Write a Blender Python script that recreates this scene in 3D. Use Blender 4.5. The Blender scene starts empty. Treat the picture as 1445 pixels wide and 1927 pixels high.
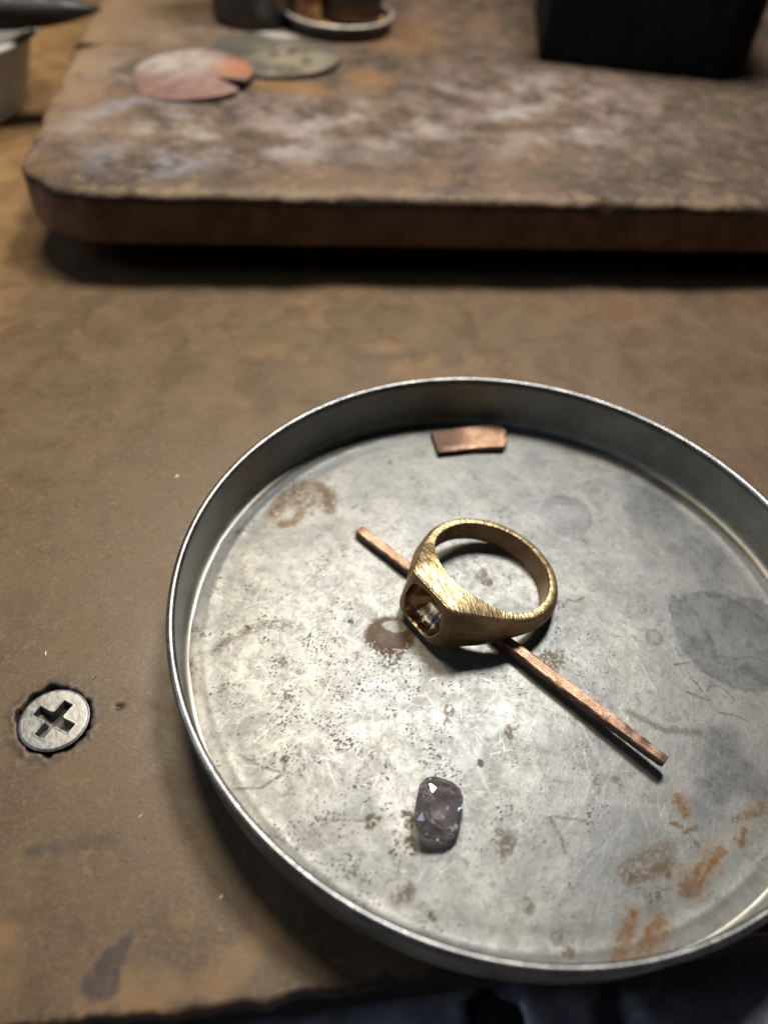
import bpy, bmesh, math, random
import numpy as np
from mathutils import Matrix, Vector

random.seed(7)
rng = np.random.default_rng(7)
MM = 0.001
SC = bpy.context.scene
COL = SC.collection

# ------------------------------------------------------------------ camera
def view_basis(pitch, roll):
    f = Vector((0, math.cos(pitch), -math.sin(pitch)))
    rt = Vector((1, 0, 0)); up = rt.cross(f)
    R = math.cos(roll) * rt + math.sin(roll) * up
    U = -math.sin(roll) * rt + math.cos(roll) * up
    return R, U, f
R_, U_, F_ = view_basis(math.radians(47.4699), math.radians(5.8504))
cd = bpy.data.cameras.new('camera')
cam = bpy.data.objects.new('camera', cd); COL.objects.link(cam)
M = Matrix((R_, U_, -F_)).transposed().to_4x4()
M.translation = Vector((0, 0, 89.985 * MM))
cam.matrix_world = M
cd.sensor_fit = 'VERTICAL'; cd.sensor_height = 36.0; cd.sensor_width = 27.0
cd.lens = 1450 / 1927 * 36.0
cd.clip_start = 0.004; cd.clip_end = 20
cd.dof.use_dof = True
cd.dof.focus_distance = 100 * MM
cd.dof.aperture_fstop = 13.0
SC.camera = cam

# ------------------------------------------------------------------ world, lamps, exposure
w = bpy.data.worlds.new('World'); SC.world = w; w.use_nodes = True
bg = w.node_tree.nodes['Background']
bg.inputs['Color'].default_value = (0.80, 0.88, 1.0, 1)
bg.inputs['Strength'].default_value = 0.022

def area(name, loc, target, size, power, color, shape='DISK', size_y=None):
    l = bpy.data.lights.new(name, 'AREA'); l.shape = shape; l.size = size * MM
    if size_y: l.size_y = size_y * MM
    l.energy = power; l.color = color
    o = bpy.data.objects.new(name, l); COL.objects.link(o)
    o.location = Vector(loc) * MM
    o.rotation_euler = (Vector(target) - Vector(loc)).to_track_quat('-Z', 'Y').to_euler()
    return o
area('bench_lamp', (42, 245, 335), (15, 70, 0), 75, 1.40, (1.0, 0.96, 0.90))
area('warm_lamp', (-92, 245, 335), (-50, 120, 0), 95, 0.80, (1.0, 0.84, 0.60))
area('window_light', (-430, 40, 300), (0, 80, 0), 220, 0.45, (0.66, 0.80, 1.0))

SC.view_settings.view_transform = 'Standard'
SC.view_settings.look = 'None'
SC.view_settings.exposure = 0.0
SC.view_settings.gamma = 1.0
SC.cycles.use_denoising = True
SC.cycles.max_bounces = 10
SC.cycles.sample_clamp_indirect = 4.0
SC.cycles.caustics_reflective = False
SC.cycles.caustics_refractive = True

# ------------------------------------------------------------------ node helpers
class NT:
    def __init__(s, name):
        s.m = bpy.data.materials.new(name); s.m.use_nodes = True
        s.t = s.m.node_tree; s.t.nodes.clear()
        s.out = s.t.nodes.new('ShaderNodeOutputMaterial')
        s.p = s.t.nodes.new('ShaderNodeBsdfPrincipled')
        s.t.links.new(s.p.outputs[0], s.out.inputs[0])
        tc = s.t.nodes.new('ShaderNodeTexCoord')
        s.co = s.vm('SCALE', tc.outputs['Object'], scale=1000.0)      # object coordinates in millimetres
    def set(s, sock, v):
        if v is None: return
        if hasattr(v, 'is_output'): s.t.links.new(v, sock)
        else: sock.default_value = v
    def vm(s, op, a, b=None, scale=None):
        n = s.t.nodes.new('ShaderNodeVectorMath'); n.operation = op
        s.set(n.inputs[0], a)
        if b is not None: s.set(n.inputs[1], b)
        if scale is not None: s.set(n.inputs['Scale'], scale)
        return n.outputs[1] if op in ('LENGTH', 'DISTANCE', 'DOT_PRODUCT') else n.outputs[0]
    def ma(s, op, a, b=0.0, c=None, clamp=False):
        n = s.t.nodes.new('ShaderNodeMath'); n.operation = op; n.use_clamp = clamp
        s.set(n.inputs[0], a); s.set(n.inputs[1], b)
        if c is not None: s.set(n.inputs[2], c)
        return n.outputs[0]
    def mul(s, a, b): return s.ma('MULTIPLY', a, b)
    def add(s, a, b): return s.ma('ADD', a, b)
    def sub(s, a, b): return s.ma('SUBTRACT', a, b)
    def mr(s, v, a, b, c=0.0, d=1.0, smooth=True):
        n = s.t.nodes.new('ShaderNodeMapRange'); n.interpolation_type = 'SMOOTHSTEP' if smooth else 'LINEAR'
        s.set(n.inputs[0], v)
        for i, x in enumerate((a, b, c, d)): s.set(n.inputs[i + 1], x)
        return n.outputs[0]
    def mix(s, f, a, b, mode='MIX'):
        n = s.t.nodes.new('ShaderNodeMix'); n.data_type = 'RGBA'; n.blend_type = mode
        s.set(n.inputs[0], f)
        for sk, v in ((n.inputs[6], a), (n.inputs[7], b)):
            s.set(sk, (*v, 1) if isinstance(v, tuple) and len(v) == 3 else v)
        return n.outputs[2]
    def noise(s, scale, detail=3.0, rough=0.55, dist=0.0, vec=None, off=None):
        n = s.t.nodes.new('ShaderNodeTexNoise')
        v = s.co if vec is None else vec
        if off: v = s.vm('ADD', v, off)
        s.set(n.inputs['Vector'], v)
        n.inputs['Scale'].default_value = scale; n.inputs['Detail'].default_value = detail
        n.inputs['Roughness'].default_value = rough; n.inputs['Distortion'].default_value = dist
        return n.outputs['Fac']
    def stretch(s, k, rot=0.0, vec=None):
        n = s.t.nodes.new('ShaderNodeMapping')
        s.set(n.inputs[0], s.co if vec is None else vec)
        n.inputs['Rotation'].default_value = (0, 0, rot); n.inputs['Scale'].default_value = k
        # rotate first, then scale
        n.inputs['Scale'].default_value = (1, 1, 1)
        m = s.vm('MULTIPLY', n.outputs[0], k)
        return m
    def voro(s, scale, feat='F1', vec=None, rnd=1.0):
        n = s.t.nodes.new('ShaderNodeTexVoronoi'); n.feature = feat
        s.set(n.inputs['Vector'], s.co if vec is None else vec)
        n.inputs['Scale'].default_value = scale; n.inputs['Randomness'].default_value = rnd
        return n.outputs['Distance']
    def attr(s, name):
        n = s.t.nodes.new('ShaderNodeAttribute'); n.attribute_name = name
        x = s.t.nodes.new('ShaderNodeSeparateColor'); s.t.links.new(n.outputs['Color'], x.inputs[0])
        return n, x.outputs[0], x.outputs[1], x.outputs[2]
    def xyz(s, v=None):
        n = s.t.nodes.new('ShaderNodeSeparateXYZ'); s.set(n.inputs[0], s.co if v is None else v); return n.outputs
    def ell(s, cx, cy, rx, ry, rot=0.0, soft=0.5, warp=None):
        """1 inside a soft ellipse in the object's xy plane (mm)"""
        v = s.vm('SUBTRACT', s.co if warp is None else warp, (cx, cy, 0))
        v = s.stretch((1 / rx, 1 / ry, 0), rot, v)
        return s.mr(s.vm('LENGTH', v), 1.0 + soft, 1.0 - soft)
    def bump(s, h, strength=0.5, dist=0.1, prev=None):
        n = s.t.nodes.new('ShaderNodeBump'); s.set(n.inputs['Height'], h)
        n.inputs['Strength'].default_value = strength; n.inputs['Distance'].default_value = dist * MM
        if prev: s.t.links.new(prev, n.inputs['Normal'])
        return n.outputs[0]
    def fin(s, color=None, rough=None, metal=None, normal=None, **kw):
        if color is not None: s.set(s.p.inputs['Base Color'], (*color, 1) if isinstance(color, tuple) and len(color) == 3 else color)
        s.set(s.p.inputs['Roughness'], rough); s.set(s.p.inputs['Metallic'], metal); s.set(s.p.inputs['Normal'], normal)
        for k, v in kw.items(): s.set(s.p.inputs[k.replace('_', ' ')], v)
        return s.m

# ------------------------------------------------------------------ numpy noise (for hand-placed stains and relief)
def vnoise(x, y, seed=0):
    r = np.random.default_rng(seed); T = r.random((256, 256)).astype(np.float32)
    xi = np.floor(x).astype(int); yi = np.floor(y).astype(int)
    fx = x - xi; fy = y - yi; fx = fx * fx * (3 - 2 * fx); fy = fy * fy * (3 - 2 * fy)
    a = T[xi % 256, yi % 256]; b = T[(xi + 1) % 256, yi % 256]; c = T[xi % 256, (yi + 1) % 256]; d = T[(xi + 1) % 256, (yi + 1) % 256]
    return (a * (1 - fx) + b * fx) * (1 - fy) + (c * (1 - fx) + d * fx) * fy
def fbm(x, y, scale, octv=4, seed=0, gain=0.55):
    s = 0; amp = 1.0; tot = 0
    for k in range(octv):
        s = s + amp * vnoise(x * scale * 2 ** k + 13.7 * k, y * scale * 2 ** k + 7.1 * k, seed + k); tot += amp; amp *= gain
    return s / tot
def sstep(v, a, b): t = np.clip((v - a) / (b - a), 0, 1); return t * t * (3 - 2 * t)

# ------------------------------------------------------------------ object helpers
def empty(name, loc=(0, 0, 0)):
    o = bpy.data.objects.new(name, None); COL.objects.link(o); o.location = Vector(loc) * MM
    o.empty_display_size = 0.005
    return o
def tag(o, label=None, cat=None, group=None, kind=None):
    if label: o['label'] = label
    if cat: o['category'] = cat
    if group: o['group'] = group
    if kind: o['kind'] = kind
    return o
def obj(name, me, mat, parent=None):
    if mat is not None:
        me.materials.clear(); me.materials.append(mat)
    o = bpy.data.objects.new(name, me); COL.objects.link(o)
    if parent: o.parent = parent
    return o
def smooth(me, angle=40):
    me.polygons.foreach_set('use_smooth', [True] * len(me.polygons))
    if angle < 180: me.set_sharp_from_angle(angle=math.radians(angle))
def mesh_np(name, V, Fq, sm=True):
    """V in mm"""
    me = bpy.data.meshes.new(name)
    V = np.asarray(V, np.float32) * MM; Fq = np.asarray(Fq, np.int32)
    k = Fq.shape[1]
    me.vertices.add(len(V)); me.vertices.foreach_set('co', V.ravel())
    me.loops.add(Fq.size); me.loops.foreach_set('vertex_index', Fq.ravel())
    me.polygons.add(len(Fq)); me.polygons.foreach_set('loop_start', np.arange(0, Fq.size, k, dtype=np.int32))
    me.update(calc_edges=True); me.validate()
    if sm: smooth(me, 180)
    return me
def mesh_py(name, V, F, angle=40):
    me = bpy.data.meshes.new(name); me.from_pydata([tuple(c * MM for c in v) for v in V], [], F); me.update()
    bm = bmesh.new(); bm.from_mesh(me); bmesh.ops.recalc_face_normals(bm, faces=bm.faces); bm.to_mesh(me); bm.free()
    if angle: smooth(me, angle)
    return me
def color_attr(me, name, arr):
    a = me.color_attributes.new(name, 'FLOAT_COLOR', 'POINT')
    full = np.ones((len(arr), 4), np.float32); full[:, :arr.shape[1]] = arr
    a.data.foreach_set('color', full.ravel())
def lathe(prof, n=192, cx=0.0, cy=0.0, closed=False, wob=0.0, seed=1):
    """prof: list of (r, z)"""
    V = []; F = []; m = len(prof)
    for i in range(n):
        a = 2 * math.pi * i / n
        k = 1 + wob * (math.sin(2 * a + seed) + 0.5 * math.sin(3 * a + 2 * seed) + 0.25 * math.sin(7 * a))
        for r, z in prof: V.append((cx + r * k * math.cos(a), cy + r * k * math.sin(a), z))
    mm = m if closed else m - 1
    for i in range(n):
        for j in range(mm):
            a = i * m + j; b = i * m + (j + 1) % m; c = ((i + 1) % n) * m + (j + 1) % m; d = ((i + 1) % n) * m + j
            F.append((a, d, c, b))
    return V, F
def prism(outline, z0, z1, bev=0.0, jag=0.0):
    """closed solid from an outline (mm) with softened top edge"""
    n = len(outline); cx = sum(p[0] for p in outline) / n; cy = sum(p[1] for p in outline) / n
    def inset(d):
        out = []
        for x, y in outline:
            L = math.hypot(x - cx, y - cy) or 1; out.append((x - (x - cx) / L * d, y - (y - cy) / L * d))
        return out
    rings = [(inset(bev), z0), (outline, z0 + bev), (outline, z1 - bev), (inset(bev * 0.4), z1 - bev * 0.3), (inset(bev), z1)] if bev else [(outline, z0), (outline, z1)]
    V = []; F = []
    for o, z in rings:
        for x, y in o: V.append((x, y, z + (random.uniform(-jag, jag) if jag else 0)))
    for k in range(len(rings) - 1):
        for i in range(n): F.append((k * n + i, k * n + (i + 1) % n, (k + 1) * n + (i + 1) % n, (k + 1) * n + i))
    F.append(tuple(range(n))[::-1]); F.append(tuple((len(rings) - 1) * n + i for i in range(n)))
    return V, F

# ------------------------------------------------------------------ materials
def mat_hardboard():
    m = NT('worn_hardboard')
    at, dark_marks, pale, purple = m.attr('marks')
    big = m.noise(0.022, 4, 0.6, 0.4); mid = m.noise(0.12, 5, 0.62, 0.6, off=(31, 7, 0)); fine = m.noise(1.9, 6, 0.72)
    fib = m.noise(1.0, 4, 0.65, vec=m.stretch((0.9, 3.2, 2.0), 0.2)); speck = m.noise(4.5, 2, 0.6, off=(5, 50, 0))
    c = m.mix(m.mr(mid, 0.3, 0.7), (0.082, 0.050, 0.023), (0.132, 0.082, 0.037))
    c = m.mix(m.mul(m.mr(big, 0.38, 0.62), 0.28), c, (0.088, 0.058, 0.038))
    c = m.mix(m.mul(m.mr(big, 0.56, 0.72), 0.5), c, (0.205, 0.112, 0.040))
    c = m.mix(m.mul(m.mr(fine, 0.46, 0.66), 0.40), c, (0.20, 0.130, 0.070))
    c = m.mix(m.mul(m.mr(fib, 0.50, 0.32), 0.35), c, (0.060, 0.042, 0.030))
    c = m.mix(m.mul(m.mr(m.xyz()[0], 10.0, 110.0), 0.45), c, (0.105, 0.062, 0.042))
    c = m.mix(m.mul(m.mr(speck, 0.64, 0.72), 0.6), c, (0.36, 0.245, 0.13))
    c = m.mix(m.mul(m.mr(m.noise(3.1, 3, 0.65, off=(60, 2, 0)), 0.64, 0.72), 0.6), c, (0.045, 0.032, 0.022))
    fl = m.noise(0.75, 5, 0.70, 0.6, off=(90, 3, 0)); fd = m.noise(0.95, 5, 0.72, 0.6, off=(14, 33, 0))
    c = m.mix(m.mul(m.mr(fl, 0.53, 0.68), 0.50), c, (0.21, 0.128, 0.060))
    c = m.mix(m.mul(m.mr(fd, 0.54, 0.68), 0.60), c, (0.042, 0.029, 0.020))
    x = m.xyz()
    warm_glow = m.mul(m.mr(x[0], -40.0, -75.0), m.mr(m.add(x[1], m.mul(m.sub(mid, 0.5), 60.0)), 95.0, 150.0))  # warm lamp glow painted into the far-left bench colour
    c = m.mix(m.mul(warm_glow, 0.85), c, m.mix(m.mr(mid, 0.3, 0.7), (0.24, 0.135, 0.055), (0.36, 0.215, 0.09)))
    c = m.mix(m.mul(pale, 0.75), c, (0.27, 0.152, 0.060))
    c = m.mix(m.mul(m.mul(purple, m.mr(fd, 0.40, 0.62, 1.0, 0.7)), 0.95), c, (0.026, 0.018, 0.020))
    c = m.mix(dark_marks, c, (0.016, 0.013, 0.012))
    h = m.add(m.mul(fine, 0.6), m.mul(fib, 0.6))
    return m.fin(c, m.mr(mid, 0.3, 0.7, 0.40, 0.55), 0.0, m.bump(m.add(h, m.mul(fl, 0.8)), 0.34, 0.10), Specular_IOR_Level=0.5)

def mat_tin_floor():
    m = NT('stained_tin_plate')
    _, rust, orange, film = m.attr('stain')
    _, scr, speck, pencil = m.attr('wear')
    cloud = m.noise(0.09, 4, 0.6, 0.5); fine = m.noise(2.2, 4, 0.7); micro = m.noise(7.0, 2, 0.6)
    brush = m.noise(1.0, 3, 0.6, vec=m.stretch((5.0, 0.35, 1.0), 0.35))
    cl2 = m.noise(0.85, 6, 0.72, 0.5, off=(17, 4, 0)); cl3 = m.noise(0.16, 5, 0.66, 1.2, off=(3, 71, 0))
    hairs = None
    for ang, off in ((0.5, (0, 0, 0)), (1.3, (9, 2, 0)), (2.2, (4, 8, 0)), (2.9, (1, 5, 0))):
        hh = m.mr(m.noise(1.0, 2, 0.6, 0.25, vec=m.vm('ADD', m.stretch((7.5, 0.42, 1.0), ang), off)), 0.63, 0.72)
        hairs = hh if hairs is None else m.ma('MAXIMUM', hairs, hh)
    c = m.mix(m.mr(cloud, 0.3, 0.7), (0.165, 0.172, 0.173), (0.230, 0.235, 0.225))
    c = m.mix(m.mul(m.mr(cl2, 0.50, 0.66), 0.60), c, (0.115, 0.118, 0.114))
    c = m.mix(m.mul(m.mr(cl3, 0.52, 0.60), 0.30), c, (0.150, 0.150, 0.142))
    c = m.mix(m.mul(m.mr(cl3, 0.44, 0.38), 0.12), c, (0.28, 0.28, 0.27))
    c = m.mix(m.mul(hairs, 0.22), c, (0.48, 0.47, 0.44))
    c = m.mix(m.mul(m.mr(fine, 0.45, 0.72), 0.35), c, (0.14, 0.14, 0.135))
    c = m.mix(m.mul(m.mr(brush, 0.55, 0.75), 0.20), c, (0.36, 0.355, 0.34))
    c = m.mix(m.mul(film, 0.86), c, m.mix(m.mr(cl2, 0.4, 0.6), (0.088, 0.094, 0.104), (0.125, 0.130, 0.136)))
    c = m.mix(m.mul(scr, 0.20), c, (0.52, 0.51, 0.47))
    c = m.mix(m.mul(m.mul(orange, m.mr(cl2, 0.36, 0.60, 0.5, 1.0)), 1.0), c, m.mix(orange, (0.20, 0.130, 0.045), (0.155, 0.066, 0.009)))
    c = m.mix(rust, c, m.mix(m.mr(micro, 0.3, 0.7), (0.055, 0.030, 0.014), (0.14, 0.082, 0.036)))
    c = m.mix(m.mul(speck, 0.95), c, m.mix(m.mr(cloud, 0.4, 0.6), (0.035, 0.032, 0.024), (0.065, 0.050, 0.034)))
    c = m.mix(m.mul(pencil, 0.95), c, (0.050, 0.050, 0.056))
    dirt = m.ma('MAXIMUM', m.ma('MAXIMUM', rust, speck), m.mul(orange, 0.8))
    dirt = m.ma('MAXIMUM', dirt, m.mul(pencil, 0.8))
    metal = m.sub(0.76, m.mul(dirt, 0.70))
    rough = m.add(m.mr(m.add(m.mul(cl3, 0.5), m.mul(cl2, 0.5)), 0.38, 0.62, 0.44, 0.54), m.mul(m.sub(m.mul(film, -0.06), m.mul(dirt, -0.2)), 1.0))
    rough = m.sub(rough, m.mul(scr, 0.10))
    h = m.add(m.mul(brush, 0.5), m.add(m.mul(micro, 0.25), m.sub(m.mul(dirt, 0.4), m.mul(scr, 0.25))))
    n = m.bump(m.mul(cl2, 1.0), 0.16, 0.10, m.bump(h, 0.5, 0.03))
    return m.fin(c, rough, metal, n)

def mat_tin_wall():
    m = NT('dull_tin_wall')
    x = m.xyz()
    cloud = m.noise(0.12, 4, 0.6, 0.4); streak = m.noise(1.0, 3, 0.6, vec=m.stretch((0.35, 0.35, 3.0)))
    sp = m.noise(1.1, 3, 0.6, off=(9, 3, 1))
    c = m.mix(m.mr(cloud, 0.3, 0.7), (0.34, 0.335, 0.29), (0.48, 0.475, 0.42))
    c = m.mix(m.mul(m.mr(streak, 0.5, 0.7), 0.3), c, (0.62, 0.61, 0.58))
    c = m.mix(m.mul(m.mr(sp, 0.66, 0.73), 0.7), c, (0.11, 0.07, 0.05))
    rusty = m.noise(0.05, 2, 0.5, off=(44, 2, 3))
    c = m.mix(m.mul(m.mr(rusty, 0.60, 0.70), 0.3), c, (0.22, 0.15, 0.11))
    return m.fin(c, m.mr(cloud, 0.3, 0.7, 0.46, 0.6), 0.75, m.bump(m.add(streak, sp), 0.35, 0.03))

def mat_tin_rim():
    m = NT('rolled_tin_rim')
    cloud = m.noise(0.35, 3, 0.6); nick = m.noise(1.6, 3, 0.65)
    c = m.mix(m.mr(cloud, 0.3, 0.7), (0.15, 0.152, 0.158), (0.26, 0.26, 0.255))
    c = m.mix(m.mul(m.mr(nick, 0.62, 0.72), 0.6), c, (0.16, 0.14, 0.12))
    return m.fin(c, m.mr(nick, 0.3, 0.7, 0.24, 0.42), 0.9, m.bump(nick, 0.3, 0.03))

def mat_gold(dark=False):
    m = NT('oxidised_gold_recess' if dark else 'filed_gold')
    n = m.t.nodes.new('ShaderNodeAttribute'); n.attribute_name = 'ringco'
    rc = n.outputs['Vector']                      # arc length, radius, side position
    x = m.xyz(rc)
    _, side, facet, _b = m.attr('ringmask')        # side faces, head facet
    radial = m.noise(1.0, 1.4, 0.55, vec=m.vm('MULTIPLY', rc, (5.0, 0.40, 0.5)))
    diag = m.noise(1.0, 1.6, 0.55, 0.1, vec=m.stretch((5.5, 0.36, 0.6), 0.30))
    longi = m.noise(1.0, 3, 0.65, vec=m.vm('MULTIPLY', rc, (0.45, 5.0, 5.0)))
    fine = m.noise(2.6 if dark else 6.0, 3, 0.7); blot = m.noise(0.45, 4, 0.6, 0.5)
    filed = m.mix(facet, radial, diag)
    h = m.mix(side, longi, filed)
    if dark:
        c = m.mix(m.mr(blot, 0.35, 0.65), (0.34, 0.19, 0.10), (0.60, 0.37, 0.19))
        c = m.mix(m.mr(m.noise(0.55, 2, 0.5, off=(3, 9, 2)), 0.54, 0.64), c, (0.45, 0.43, 0.44))
        c = m.mix(m.mr(fine, 0.56, 0.66), c, (0.72, 0.47, 0.18))
        return m.fin(c, m.mr(blot, 0.3, 0.7, 0.20, 0.34), 0.97, m.bump(fine, 0.25, 0.10))
    c = m.mix(m.mr(blot, 0.3, 0.7), (0.37, 0.235, 0.130), (0.54, 0.365, 0.205))
    c = m.mix(m.mul(side, 0.85), c, m.mix(m.mr(filed, 0.40, 0.60), (0.52, 0.37, 0.17), (1.0, 0.83, 0.52)))
    c = m.mix(m.mul(m.mr(blot, 0.55, 0.72), m.sub(0.55, m.mul(side, 0.45))), c, (0.27, 0.145, 0.085))
    c = m.mix(m.mul(_b, 0.75), c, (0.92, 0.76, 0.52))
    rough = m.mix(side, (0.38, 0.38, 0.38), (0.41, 0.41, 0.41))
    nn = m.bump(h, 0.18, 0.06)
    n2 = m.bump(m.mul(h, side), 1.0, 0.26, nn)
    n3 = m.bump(fine, 0.10, 0.03, n2)
    return m.fin(c, rough, 1.0, n3)

def mat_copper(name, bright=1.0, dark_end=None):
    m = NT(name)
    a = m.noise(0.6, 5, 0.65, 0.4); f = m.noise(4.0, 4, 0.7)
    gr = m.noise(1.0, 4, 0.65, vec=m.stretch((0.5, 5.0, 5.0)))
    c = m.mix(m.mr(a, 0.3, 0.7), (0.22 * bright, 0.130 * bright, 0.090 * bright), (0.40 * bright, 0.255 * bright, 0.172 * bright))
    c = m.mix(m.mul(m.mr(f, 0.55, 0.7), 0.7), c, (0.15, 0.085, 0.07))
    x = m.xyz()
    if dark_end:
        ax, lo, hi = dark_end
        k = m.mr(m.add(x[ax], m.mul(m.sub(a, 0.5), 3.0)), hi, lo)
        c = m.mix(m.mul(k, 0.85), c, (0.055, 0.038, 0.032))
    return m.fin(c, m.mr(f, 0.3, 0.7, 0.38, 0.58), 0.75, m.bump(m.add(gr, m.mul(f, 0.6)), 0.6, 0.06))

def mat_steel(name, col, rough, metal=1.0, sc=1.0, spots=0.5):
    m = NT(name)
    a = m.noise(0.5 * sc, 4, 0.6, 0.3); f = m.noise(3.0 * sc, 4, 0.7)
    c = m.mix(m.mr(a, 0.3, 0.7), tuple(v * 0.75 for v in col), tuple(min(1, v * 1.15) for v in col))
    c = m.mix(m.mul(m.mr(f, 0.58, 0.7), spots), c, tuple(v * 0.3 for v in col))
    return m.fin(c, m.mr(a, 0.3, 0.7, rough * 0.8, rough * 1.2), metal, m.bump(m.add(a, m.mul(f, 0.5)), 0.35, 0.08))

def mat_board():
    m = NT('scorched_soldering_board')
    x = m.xyz()
    big = m.noise(0.03, 4, 0.6, 0.5); mid = m.noise(0.14, 5, 0.65, 0.8); fine = m.noise(1.4, 4, 0.7)
    smear = m.noise(1.0, 5, 0.65, 0.1, vec=m.stretch((0.075, 0.10, 0.1), 0.35))
    warp = m.vm('ADD', m.co, m.vm('SCALE', m.vm('SUBTRACT', m.t_noise_col(0.05), (0.5, 0.5, 0.5)), scale=16.0))
    top = m.mix(m.mr(mid, 0.3, 0.7), (0.040, 0.028, 0.021), (0.098, 0.072, 0.056))
    top = m.mix(m.mul(m.mr(big, 0.45, 0.66), 0.7), top, (0.17, 0.105, 0.07))
    # white flux crust lies in a band across the board
    band = m.ma('MAXIMUM', m.ma('MAXIMUM', m.ell(44, 30, 34, 17, 0.0, 0.6, warp), m.ell(118, 48, 36, 26, 0.0, 0.6, warp)),
                m.ma('MAXIMUM', m.ell(70, 38, 48, 13, 0.0, 0.6, warp), m.ell(30, 72, 26, 30, 0.0, 0.6, warp)))
    cr = m.noise(0.080, 7, 0.66, 0.0, off=(12, 60, 0)); cr2 = m.noise(0.5, 5, 0.7, 0.3, off=(2, 6, 0))
    crust = m.mul(band, m.mr(m.add(m.mul(cr, 0.68), m.add(m.mul(smear, 0.20), m.mul(cr2, 0.12))), 0.44, 0.62))
    top = m.mix(m.mul(crust, 0.82), top, m.mix(m.mr(big, 0.4, 0.6), (0.27, 0.215, 0.205), (0.36, 0.345, 0.345)))
    blue = m.mul(m.ma('MAXIMUM', m.ell(26, 12, 12, 7, 0, 0.5, warp), m.ell(22, 44, 13, 4, -0.5, 0.6, warp)), m.mr(smear, 0.40, 0.58))
    top = m.mix(m.mul(blue, 0.6), top, (0.27, 0.28, 0.32))
    for ex, ey, rx, ry, k in ((56, 57, 8, 5, 0.9), (77, 65, 5, 5, 0.75), (88, 100, 12, 16, 0.5), (12, 46, 5, 8, 0.3), (5, 12, 7, 5, 0.35)):
        top = m.mix(m.mul(m.ell(ex, ey, rx, ry, 0, 0.55, warp), k * 0.8), top, (0.22, 0.115, 0.042))
    # pale scuffed strip along the left edge
    lft = m.mul(m.mr(x[0], 16.0, 2.0), m.mr(x[1], 15.0, 60.0))
    top = m.mix(m.mul(lft, m.mr(mid, 0.30, 0.62, 0.35, 0.9)), top, (0.27, 0.185, 0.105))
    farl = m.mul(m.mr(x[0], 55.0, 10.0), m.mr(x[1], 55.0, 95.0))
    top = m.mix(m.mul(farl, 0.6), top, (0.20, 0.135, 0.08))
    sidec = m.mix(m.mr(mid, 0.3, 0.7), (0.105, 0.060, 0.044), (0.20, 0.125, 0.092))
    sidec = m.mix(m.mul(m.mr(fine, 0.6, 0.72), 0.4), sidec, (0.22, 0.15, 0.12))
    zz = m.add(x[2], m.mul(m.sub(fine, 0.5), 0.7))
    zz = m.add(zz, m.mul(m.sub(m.noise(0.35, 4, 0.65, off=(8, 1, 4)), 0.5), 2.6))
    c = m.mix(m.mr(zz, 10.3, 11.0), sidec, top)
    edge = m.mul(m.mr(zz, 10.3, 10.9), m.mr(zz, 12.1, 11.4))
    c = m.mix(m.mul(m.mul(edge, m.mr(mid, 0.35, 0.6, 0.25, 1.0)), 0.6), c, (0.26, 0.18, 0.105))
    char = m.mul(m.mr(zz, 8.6, 9.8), m.mr(zz, 10.9, 10.2))
    c = m.mix(m.mul(char, 0.75), c, (0.022, 0.017, 0.015))
    h = m.add(m.mul(mid, 1.2), m.add(m.mul(fine, 0.4), m.mul(crust, 0.4)))
    return m.fin(c, m.mr(crust, 0.0, 1.0, 0.58, 0.8), 0.0, m.bump(h, 0.6, 0.5), Specular_IOR_Level=0.35)
def _tnc(s, scale):
    n = s.t.nodes.new('ShaderNodeTexNoise'); s.set(n.inputs['Vector'], s.co); n.inputs['Scale'].default_value = scale
    n.inputs['Detail'].default_value = 4; return n.outputs['Color']
NT.t_noise_col = _tnc

def mat_plain(name, col, rough, metal=0.0, var=0.35, scale=0.4, bump=0.3, **kw):
    m = NT(name)
    a = m.noise(scale, 4, 0.62, 0.4); f = m.noise(scale * 7, 3, 0.65)
    c = m.mix(m.mr(a, 0.3, 0.7), tuple(v * (1 - var) for v in col), tuple(min(1.0, v * (1 + var)) for v in col))
    return m.fin(c, m.mr(f, 0.3, 0.7, max(0.05, rough - 0.1), min(1, rough + 0.1)), metal, m.bump(m.add(a, m.mul(f, 0.4)), bump, 0.1), **kw)

# ------------------------------------------------------------------ workbench top: one relief sheet with the screw's countersink
TA = math.radians(11.3)
cT, sT = math.cos(TA), math.sin(TA)
def to_bench(x, y): return cT * x + sT * y, -sT * x + cT * y
SU, SV = to_bench(-37.6, 42.2)                       # screw
def axis(lo, hi, step, fine):
    pts = np.arange(lo, hi + 1e-6, step)
    for a, b, s in fine:
        pts = pts[(pts < a) | (pts > b)]; pts = np.concatenate([pts, np.arange(a, b + 1e-6, s)])
    return np.unique(np.round(pts, 4))
gu = axis(-420, 420, 10, [(-110, 120, 1.0)]); gu = axis(-420, 420, 10, [(-110, -45.0, 1.0), (-45, 10, 0.4), (SU - 6.5, SU + 6.5, 0.15), (10, 120, 1.0)])
gv = axis(16.6, 700, 9, [(16.6, 90, 0.4), (SV - 6.5, SV + 6.5, 0.15), (90, 180, 1.2)])
EDGE = 16.2
rows = [(EDGE, -17.0), (EDGE, -9.0), (EDGE, -3.0), (EDGE, -0.75), (EDGE + 0.1, -0.35), (EDGE + 0.3, -0.1)]
GV = np.concatenate([np.array([r[0] for r in rows]), gv]); ZB = np.concatenate([np.array([r[1] for r in rows]), np.zeros(len(gv))])
UU, VV = np.meshgrid(gu, GV, indexing='ij'); ZZ = np.broadcast_to(ZB, UU.shape).copy()
topm = (ZB > -0.2)[None, :] & np.ones_like(UU, bool)
rel = (fbm(UU, VV, 0.05, 3, 11) - 0.5) * 0.10 + (fbm(UU, VV, 0.7, 3, 12) - 0.5) * 0.015
ZZ = np.where(topm, ZZ + rel, ZZ)
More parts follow.
